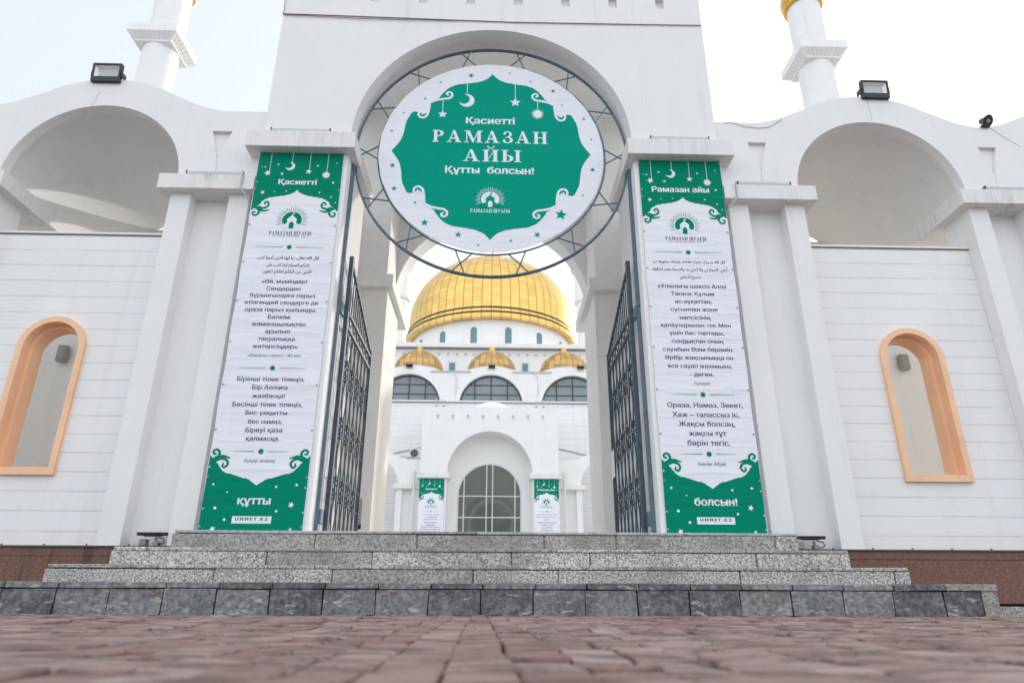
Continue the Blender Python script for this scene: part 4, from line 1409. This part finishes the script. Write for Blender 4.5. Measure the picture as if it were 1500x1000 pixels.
# small domes on the low roof
for c in LC[1:6]:
    m = MB()
    m.lathe([(1.30, 10.44), (1.30, 11.56)], c, 34.4, 40)
    sd = m.build("small_dome", MT['white'], mq, smooth=True)
    m = MB()
    m.lathe([(1.33 * cos(t), 11.54 + 1.20 * sin(t)) for t in [i * pi / 2 / 16 for i in range(17)]], 0, 0, 40)
    o = m.build("gold_shell", MT['gold_small'])
    m2 = MB()
    o.data.shade_smooth()
    o.parent = sd
    o.location = (c - XM, 34.4 - 30.0, -0.3)
    m = MB()
    m.lathe([(.0, 13.02), (.14, 13.02), (.14, 12.76), (.15, 12.68)], c, 34.4, 20)
    m.build("gold_neck", MT['gold'], sd, smooth=True)
# raised block under the drum
m = MB()
holes = []
for i in range(-17, 18):
    x = XM + i * .52
    holes.append([(x - .07, 13.62), (x + .07, 13.62), (x + .07, 13.78), (x - .07, 13.78)])
m.prism([(XM - 11, 9.9), (XM + 11, 9.9), (XM + 11, 14.02), (XM - 11, 14.02)], 37.4, 37.5, holes)
m.box(XM - 11, XM + 11, 37.503, 57, 9.9, 14.02)
m.build("drum_base", MT['white'], mq)
box_part("roof_slab", 'white', mq, (XM - 11.3, XM + 11.3, 37.05, 57.3, 14.06, 14.32), bevel=.02)
box_part("slab_shade_strip", 'shade_line', mq, (XM - 11.1, XM + 11.1, 37.2, 57.1, 14.02, 14.058))  # dark strip colours in the shade line beneath the roof slab
for x in (-6.3, -2.33, 1.95, 5.9):
    fr = box_part("window", 'mull_white', mq, (XM + x - .24, XM + x + .24, 37.33, 37.398, 12.4, 13.28))
    box_part("pane", 'teal', fr, (XM + x - .17, XM + x + .17, 37.32, 37.329, 12.45, 13.16))
# drum with its slim arched windows
DX, DY = XM - .10, 47.0
m = MB()
m.lathe([(5.85, 14.3), (5.85, 17.75)], DX, DY, 128)
m.build("drum", MT['white'], mq, smooth=True)
for i in range(16):
    a = -pi / 2 + (i + .5) * pi / 8
    m = MB()
    u = Vector((-sin(a), cos(a), 0)); nrm = Vector((cos(a), sin(a), 0))
    lo = [(-.21, 15.3), (.21, 15.3)] + arc(0, 16.85, .21, 0, pi, 10)
    def P(x, z, r): return tuple(Vector((DX, DY, 0)) + nrm * r + u * x + Vector((0, 0, z)))
    k = len(lo)
    vs = [P(x, z, 5.80) for x, z in lo] + [P(x, z, 5.885) for x, z in lo]
    m.add(vs, [tuple(range(k)), tuple(range(k, 2 * k))] + [(j, (j + 1) % k, (j + 1) % k + k, j + k) for j in range(k)])
    m.build("window", MT['teal'], mq)
prof = [(5.90, 17.58), (6.27, 17.52), (6.33, 17.62), (6.31, 17.92), (6.25, 17.94), (6.24, 18.02), (6.25, 18.04), (6.21, 18.28), (6.17, 18.30), (6.16, 18.38), (6.16, 18.40), (6.13, 18.80), (6.12, 19.3)]
prof += [(6.12 * cos(t), 19.3 + 5.25 * sin(t)) for t in [i * pi / 2 / 36 for i in range(1, 37)]]
m = MB()
m.lathe([(r, z - 17.0) for r, z in prof], 0, 0, 128)
gd = m.build("gold_dome", MT['gold_big'], None, smooth=True)
gd.parent = mq
gd.location = (DX - XM, DY - 30.0, 17.0 - .3)
m = MB()
for z, r in ((17.97, 6.325), (18.33, 6.225)):
    m.lathe([(r - .05, z - .055), (r, z - .055), (r, z + .055), (r - .05, z + .055)], DX, DY, 128)
m.build("dark_band", MT['black'], gd)
m = MB()
m.lathe([(.28, 24.48), (.34, 24.63), (.12, 24.83), (.30, 25.2), (.10, 25.5), (.03, 26.4), (0, 26.6)], DX, DY, 20)
m.build("finial", MT['gold'], mq, smooth=True)

# ------------------------------------------------------------------ minarets and towers
def minaret(x, label):
    t = thing("minaret", label, "minaret", (x, 20.0, 0.0), "front minarets")
    m = MB()
    m.lathe([(.63, 0.3), (.625, 19.3)], x, 20, 48)
    m.lathe([(.62, 19.7), (.61, 30.0), (0.0, 31.5)], x, 20, 48)
    m.build("shaft", MT['white'], t, smooth=True)
    m = MB()
    lv = [(.665, 19.17), (.665, 19.23), (.655, 19.24), (.875, 19.45), (.89, 19.45), (.89, 19.80)]
    vs = []
    for r, z in lv:
        vs += [(x - r, 20 - r, z), (x + r, 20 - r, z), (x + r, 20 + r, z), (x - r, 20 + r, z)]
    fs = [(0, 1, 2, 3), (20, 21, 22, 23)]
    for i in range(5):
        for k in range(4):
            fs.append((i * 4 + k, i * 4 + (k + 1) % 4, i * 4 + 4 + (k + 1) % 4, i * 4 + 4 + k))
    m.add(vs, fs)
    sl = m.build("square_slab", MT['white'], t)
    m = MB()
    for k in range(1, 9):
        q = -.86 + 1.72 * k / 9
        p = q * .76
        for a in ((lambda u, r: (x + u, 20 - r)), (lambda u, r: (x + u, 20 + r)), (lambda u, r: (x - r, 20 + u)), (lambda u, r: (x + r, 20 + u))):
            (x0, y0), (x1, y1) = a(p, .668), a(q, .880)
            m.tube([(x0, y0, 19.243), (x1, y1, 19.447)], .0035, 4)
    m.build("cladding_joints", MT['alu'], sl)
    m = MB()
    m.lathe([(.62, 22.22), (.70, 22.22), (.74, 22.28), (.74, 22.36), (.70, 22.40), (.78, 22.52), (.80, 22.60), (.80, 22.76), (.74, 22.80), (.62, 22.82)], x, 20, 48)
    m.build("gold_collar", MT['gold'], t, smooth=True)
minaret(-12.62, "white round minaret with a square slab, rising behind the left arcade wall")
minaret(12.20, "white round minaret with a square slab and gold collar, rising behind the right arcade wall")
for x, lab in ((-9.45, "pale round tower standing left of the big gold dome"), (9.0, "pale round tower standing right of the big gold dome")):
    t = thing("tower", lab, "tower", (x, 60.0, 0.3), "towers behind the mosque")
    m = MB()
    m.lathe([(1.00, .3), (1.00, 27.3)], x, 60, 40)
    m.lathe([(1.12, 27.7), (1.12, 40), (0, 41)], x, 60, 40)
    m.build("shaft", MT['white'], t, smooth=True)
    m = MB()
    m.lathe([(1.0, 27.25), (1.2, 27.4), (1.2, 27.65), (1.1, 27.72)], x, 60, 40)
    m.build("ring", MT['cornice'], t, smooth=True)
    m = MB()
    m.lathe([(1.12, 30.4), (1.5, 31.0), (1.5, 31.3), (1.12, 31.35)], x, 60, 40)
    m.build("balcony", MT['white'], t, smooth=True)

# ------------------------------------------------------------------ lamps and fittings
def floodlight(loc, label, group, w=.375, h=.275, d=.065, pitch=0.0, arms=True):
    """front faces -y; pitch > 0 turns the face up"""
    t = thing("floodlight", label, "floodlight", loc, group)
    R_ = Matrix.Rotation(-pitch, 4, 'X')
    L = Vector(loc)
    def tr(mb_):
        mb_.v = [tuple(L + (R_ @ Vector(p))) for p in mb_.v]
        return mb_
    m = MB()
    o = [(-w / 2, -h / 2), (w / 2, -h / 2), (w / 2, h / 2), (-w / 2, h / 2)]
    q = [(-w / 2 + .028, -h / 2 + .075), (w / 2 - .028, -h / 2 + .075), (w / 2 - .028, h / 2 - .028), (-w / 2 + .028, h / 2 - .028)]
    m.prism(o, -d / 2, d / 2 - .012, [q])
    m.prism(o, d / 2 - .011, d / 2)
    for k in range(7):
        x = -w / 2 + .05 + k * (w - .1) / 6
        m.box(x - .004, x + .004, d / 2, d / 2 + (.03 if arms else .008), -h / 2 + .05, h / 2 - .05)
    tr(m).build("housing", MT['black'], t, bevel=.006)
    m = MB()
    z0, z1, x1 = -h / 2 + .076, h / 2 - .029, w / 2 - .029
    a = [(-x1, -d / 2 + .012, z0), (x1, -d / 2 + .012, z0), (x1, -d / 2 + .012, z1), (-x1, -d / 2 + .012, z1)]
    i_ = .035
    b = [(-x1 + i_, d / 2 - .016, z0 + i_), (x1 - i_, d / 2 - .016, z0 + i_), (x1 - i_, d / 2 - .016, z1 - i_), (-x1 + i_, d / 2 - .016, z1 - i_)]
    m.add(a + b, [(k, (k + 1) % 4, (k + 1) % 4 + 4, k + 4) for k in range(4)])
    tr(m).build("reflector", MT['reflector'], t)
    m = MB()
    m.box(-x1 + i_, x1 - i_, d / 2 - .018, d / 2 - .0165, z0 + i_, z1 - i_)
    tr(m).build("lens", MT['lens'], t)
    if not arms:
        return t
    m = MB()
    for sx in (-1, 1):
        m.box(sx * (w / 2 + .003), sx * (w / 2 + .012), -.02, .09, -.06, .02)
        m.box(sx * (w / 2 + .003), sx * (w / 2 + .012), .06, .09, -h / 2 - .06, -.06)
    m.box(-w / 2 - .012, w / 2 + .012, .06, .09, -h / 2 - .066, -h / 2 - .06)
    tr(m).build("bracket", MT['black'], t)
    return t
floodlight((-5.16, 7.17, 6.595), "large black floodlight on top of the left arch, its face turned to the square", "floodlights on the arcade tops", pitch=-.10)
floodlight((5.135, 7.17, 6.615), "large black floodlight on top of the right arch, its face turned to the square", "floodlights on the arcade tops", pitch=-.10)
for x, s, lab in ((-3.45, -1, "small flat floodlight lying face up at the left wall foot, left of the stairs"), (3.33, 1, "small flat floodlight lying face up at the right wall foot, right of the stairs")):
    t = floodlight((x, 7.21, .735), lab, "floodlights at the wall foot", .255, .17, .034, pitch=radians(86), arms=False)
    m = MB()
    m.box(x + .02, x + .07, 7.18, 7.25, .621, .66)
    m.tube([(x + .045, 7.21, .655), (x + .03, 7.21, .70)], .014, 8)
    m.build("foot", MT['grey'], t)
    m = MB()
    m.tube([(x + .06, 7.20, .70), (x + .12, 7.19, .69), (x + .135, 7.19, .655), (x + .10, 7.19, .63), (x + .06, 7.2, .64)], .006, 6)
    m.build("cord", MT['black'], t)
    m = MB()
    b0 = -.125 if s < 0 else -.15
    m.box(x + b0, x + b0 + .07, 7.19, 7.27, .622, .685)
    m.build("driver_box", MT['grey'], t, bevel=.008)
for x, lab in ((LC[2] - .02, "small black floodlight on the mosque parapet in front of the left small dome"), (LC[3] + .02, "small black floodlight on the mosque parapet in front of the middle small dome"), (LC[4] + .38, "small black floodlight on the mosque parapet in front of the right small dome")):
    floodlight((x, 30.7, 10.72), lab, "floodlights on the mosque parapet", .30, .22, .12, pitch=1.0)
for x, lab in ((-2.48, "pale bracket with two spot lamps on the mosque ledge, left of the entrance roof dome"), (2.18, "pale bracket with two spot lamps on the mosque ledge, right of the entrance roof dome")):
    t = thing("spot_bracket", lab, "spotlight", (x, 30.6, 8.6), "spotlight brackets on the mosque ledge")
    m = MB()
    for q in (-1, 1):
        m.tube([(x + q * .17, 30.72, 8.92), (x + q * .17, 30.45, 8.92), (x + q * .17, 30.42, 8.60)], .034, 6)
    m.tube([(x - .17, 30.42, 8.70), (x + .17, 30.42, 8.70)], .020, 6)
    m.build("bracket", MT['mull_white'], t)
    for q in (-1, 1):
        m = MB()
        m.tube([(x + q * .17, 30.42, 8.61), (x + q * .18, 30.41, 8.54)], [.04, .055], 10)
        m.build("spot_lamp", MT['black'], t, smooth=True)
# linear lights lying on the cornices
for x0, x1, y, z, lab in ((-2.832, -2.088, 6.99, 5.572, "grey linear light on the cornice above the left banner"), (1.948, 2.701, 6.99, 5.572, "grey linear light on the cornice above the right banner"),
                          (-3.83, -3.13, 7.115, 5.000, "grey linear light on the lower cornice left of the left banner"), (3.04, 3.72, 7.115, 5.000, "grey linear light on the lower cornice right of the right banner"),
                          (6.22, 6.95, 7.115, 5.000, "grey linear light on the cornice at the right edge of the photo"), (-7.0, -6.3, 7.115, 5.000, "grey linear light on the cornice beyond the left arch")):
    t = thing("linear_light", lab, "light", ((x0 + x1) / 2, y, z), "linear lights on the cornices")
    m = MB()
    m.prism([(y - .018, z + .012), (y + .022, z + .012), (y + .022, z + .055), (y - .004, z + .055), (y - .018, z + .040)], x0 + .012, x1 - .012, axis='x')
    m.build("profile", MT['alu'], t)
    for xe in (x0, x1 - .012):
        m = MB()
        m.box(xe, xe + .012, y - .022, y + .026, z + .001, z + .060)
        m.build("end_cap", MT['grey_dark'], t)
# horn on the right valley
t = thing("horn_speaker", "small black horn loudspeaker on the wavy wall top near the right edge", "loudspeaker", (6.53, 7.2, 6.05))
m = MB()
hp = Vector((6.55, 7.16, 6.125))
dv = Vector((.22, -.75, -.55)).normalized()
m.tube([hp - dv * .07, hp - dv * .04, hp, hp + dv * .03, hp + dv * .035], [.04, .05, .065, .085, .088], 20)
m.build("horn", MT['black'], t, smooth=True)
m = MB()
m.tube([hp + dv * .03, hp + dv * .062], [.03, .012], 12)
m.build("phase_plug", MT['grey'], t, smooth=True)
m = MB()
m.box(6.52, 6.58, 7.21, 7.26, 6.052, 6.10)
m.box(6.44, 6.62, 7.21, 7.25, 6.052, 6.062)
m.build("mount", MT['grey_dark'], t)
# wall speakers seen through the orange windows
for x, z, lab in ((-6.47, 3.55, "grey box speaker on the inner wall seen through the left orange window"), (6.36, 3.58, "grey box speaker on the inner wall seen through the right orange window")):
    t = thing("wall_speaker", lab, "speaker", (x, 9.68, z), "speakers in the arcade gallery")
    m = MB()
    m.prism([(x - .065, 9.62), (x + .065, 9.62), (x + .075, 9.70), (x + .04, 9.735), (x - .04, 9.735), (x - .075, 9.70)], z - .125, z + .125, axis='z')
    m.build("cabinet", MT['grey'], t, bevel=.012)
    m = MB()
    m.box(x - .052, x + .052, 9.612, 9.619, z - .11, z + .11)
    m.build("grille", MT['grey'], t, bevel=.004)
    m = MB()
    m.box(x - .02, x + .02, 9.736, 9.749, z - .05, z + .05)
    m.build("wall_mount", MT['grey_dark'], t)
# air conditioner on the low roof left of the entrance
t = thing("air_conditioner", "white air conditioner outdoor unit on the low roof left of the mosque entrance", "air conditioner", (-3.35, 29.3, 5.9))
m = MB(); m.box(-3.62, -3.07, 29.20, 29.45, 5.92, 6.34); m.build("casing", MT['mull_white'], t, bevel=.02)
m = MB(); m.lathe([(.0, 0), (.16, 0), (.16, .01), (0, .01)], 0, 0, 24)
m.v = [(-3.42 + a, 29.198 - c, 6.13 + b) for a, b, c in m.v]; m.build("fan", MT['grey_dark'], t)
m = MB()
for k in range(3):
    a = k * 2.094
    m.tube([(-3.42, 29.18, 6.13), (-3.42 + .15 * cos(a), 29.18, 6.13 + .15 * sin(a))], .012, 5)
m.tube([(-3.42 + .165 * cos(k * pi / 12), 29.185, 6.13 + .165 * sin(k * pi / 12)) for k in range(24)], .012, 5, True)
m.build("fan_guard", MT['grey'], t)
m = MB()
rnd = random.Random(3)
for i in range(6):
    x = -4.35 + i * .13
    m.tube([(x, 29.15 + rnd.uniform(-.05, .05), 5.84), (x + .1, 29.2, 5.93 + rnd.uniform(0, .08)), (x + .25, 29.2, 5.86 + rnd.uniform(0, .1)), (x + .4, 29.15, 5.84)], .022, 6)
tag(m.build("hose_coil", MT['alu'], origin=(-4.0, 29.2, 5.85)), "heap of pale hoses on the low roof beside the air conditioner", "hoses")
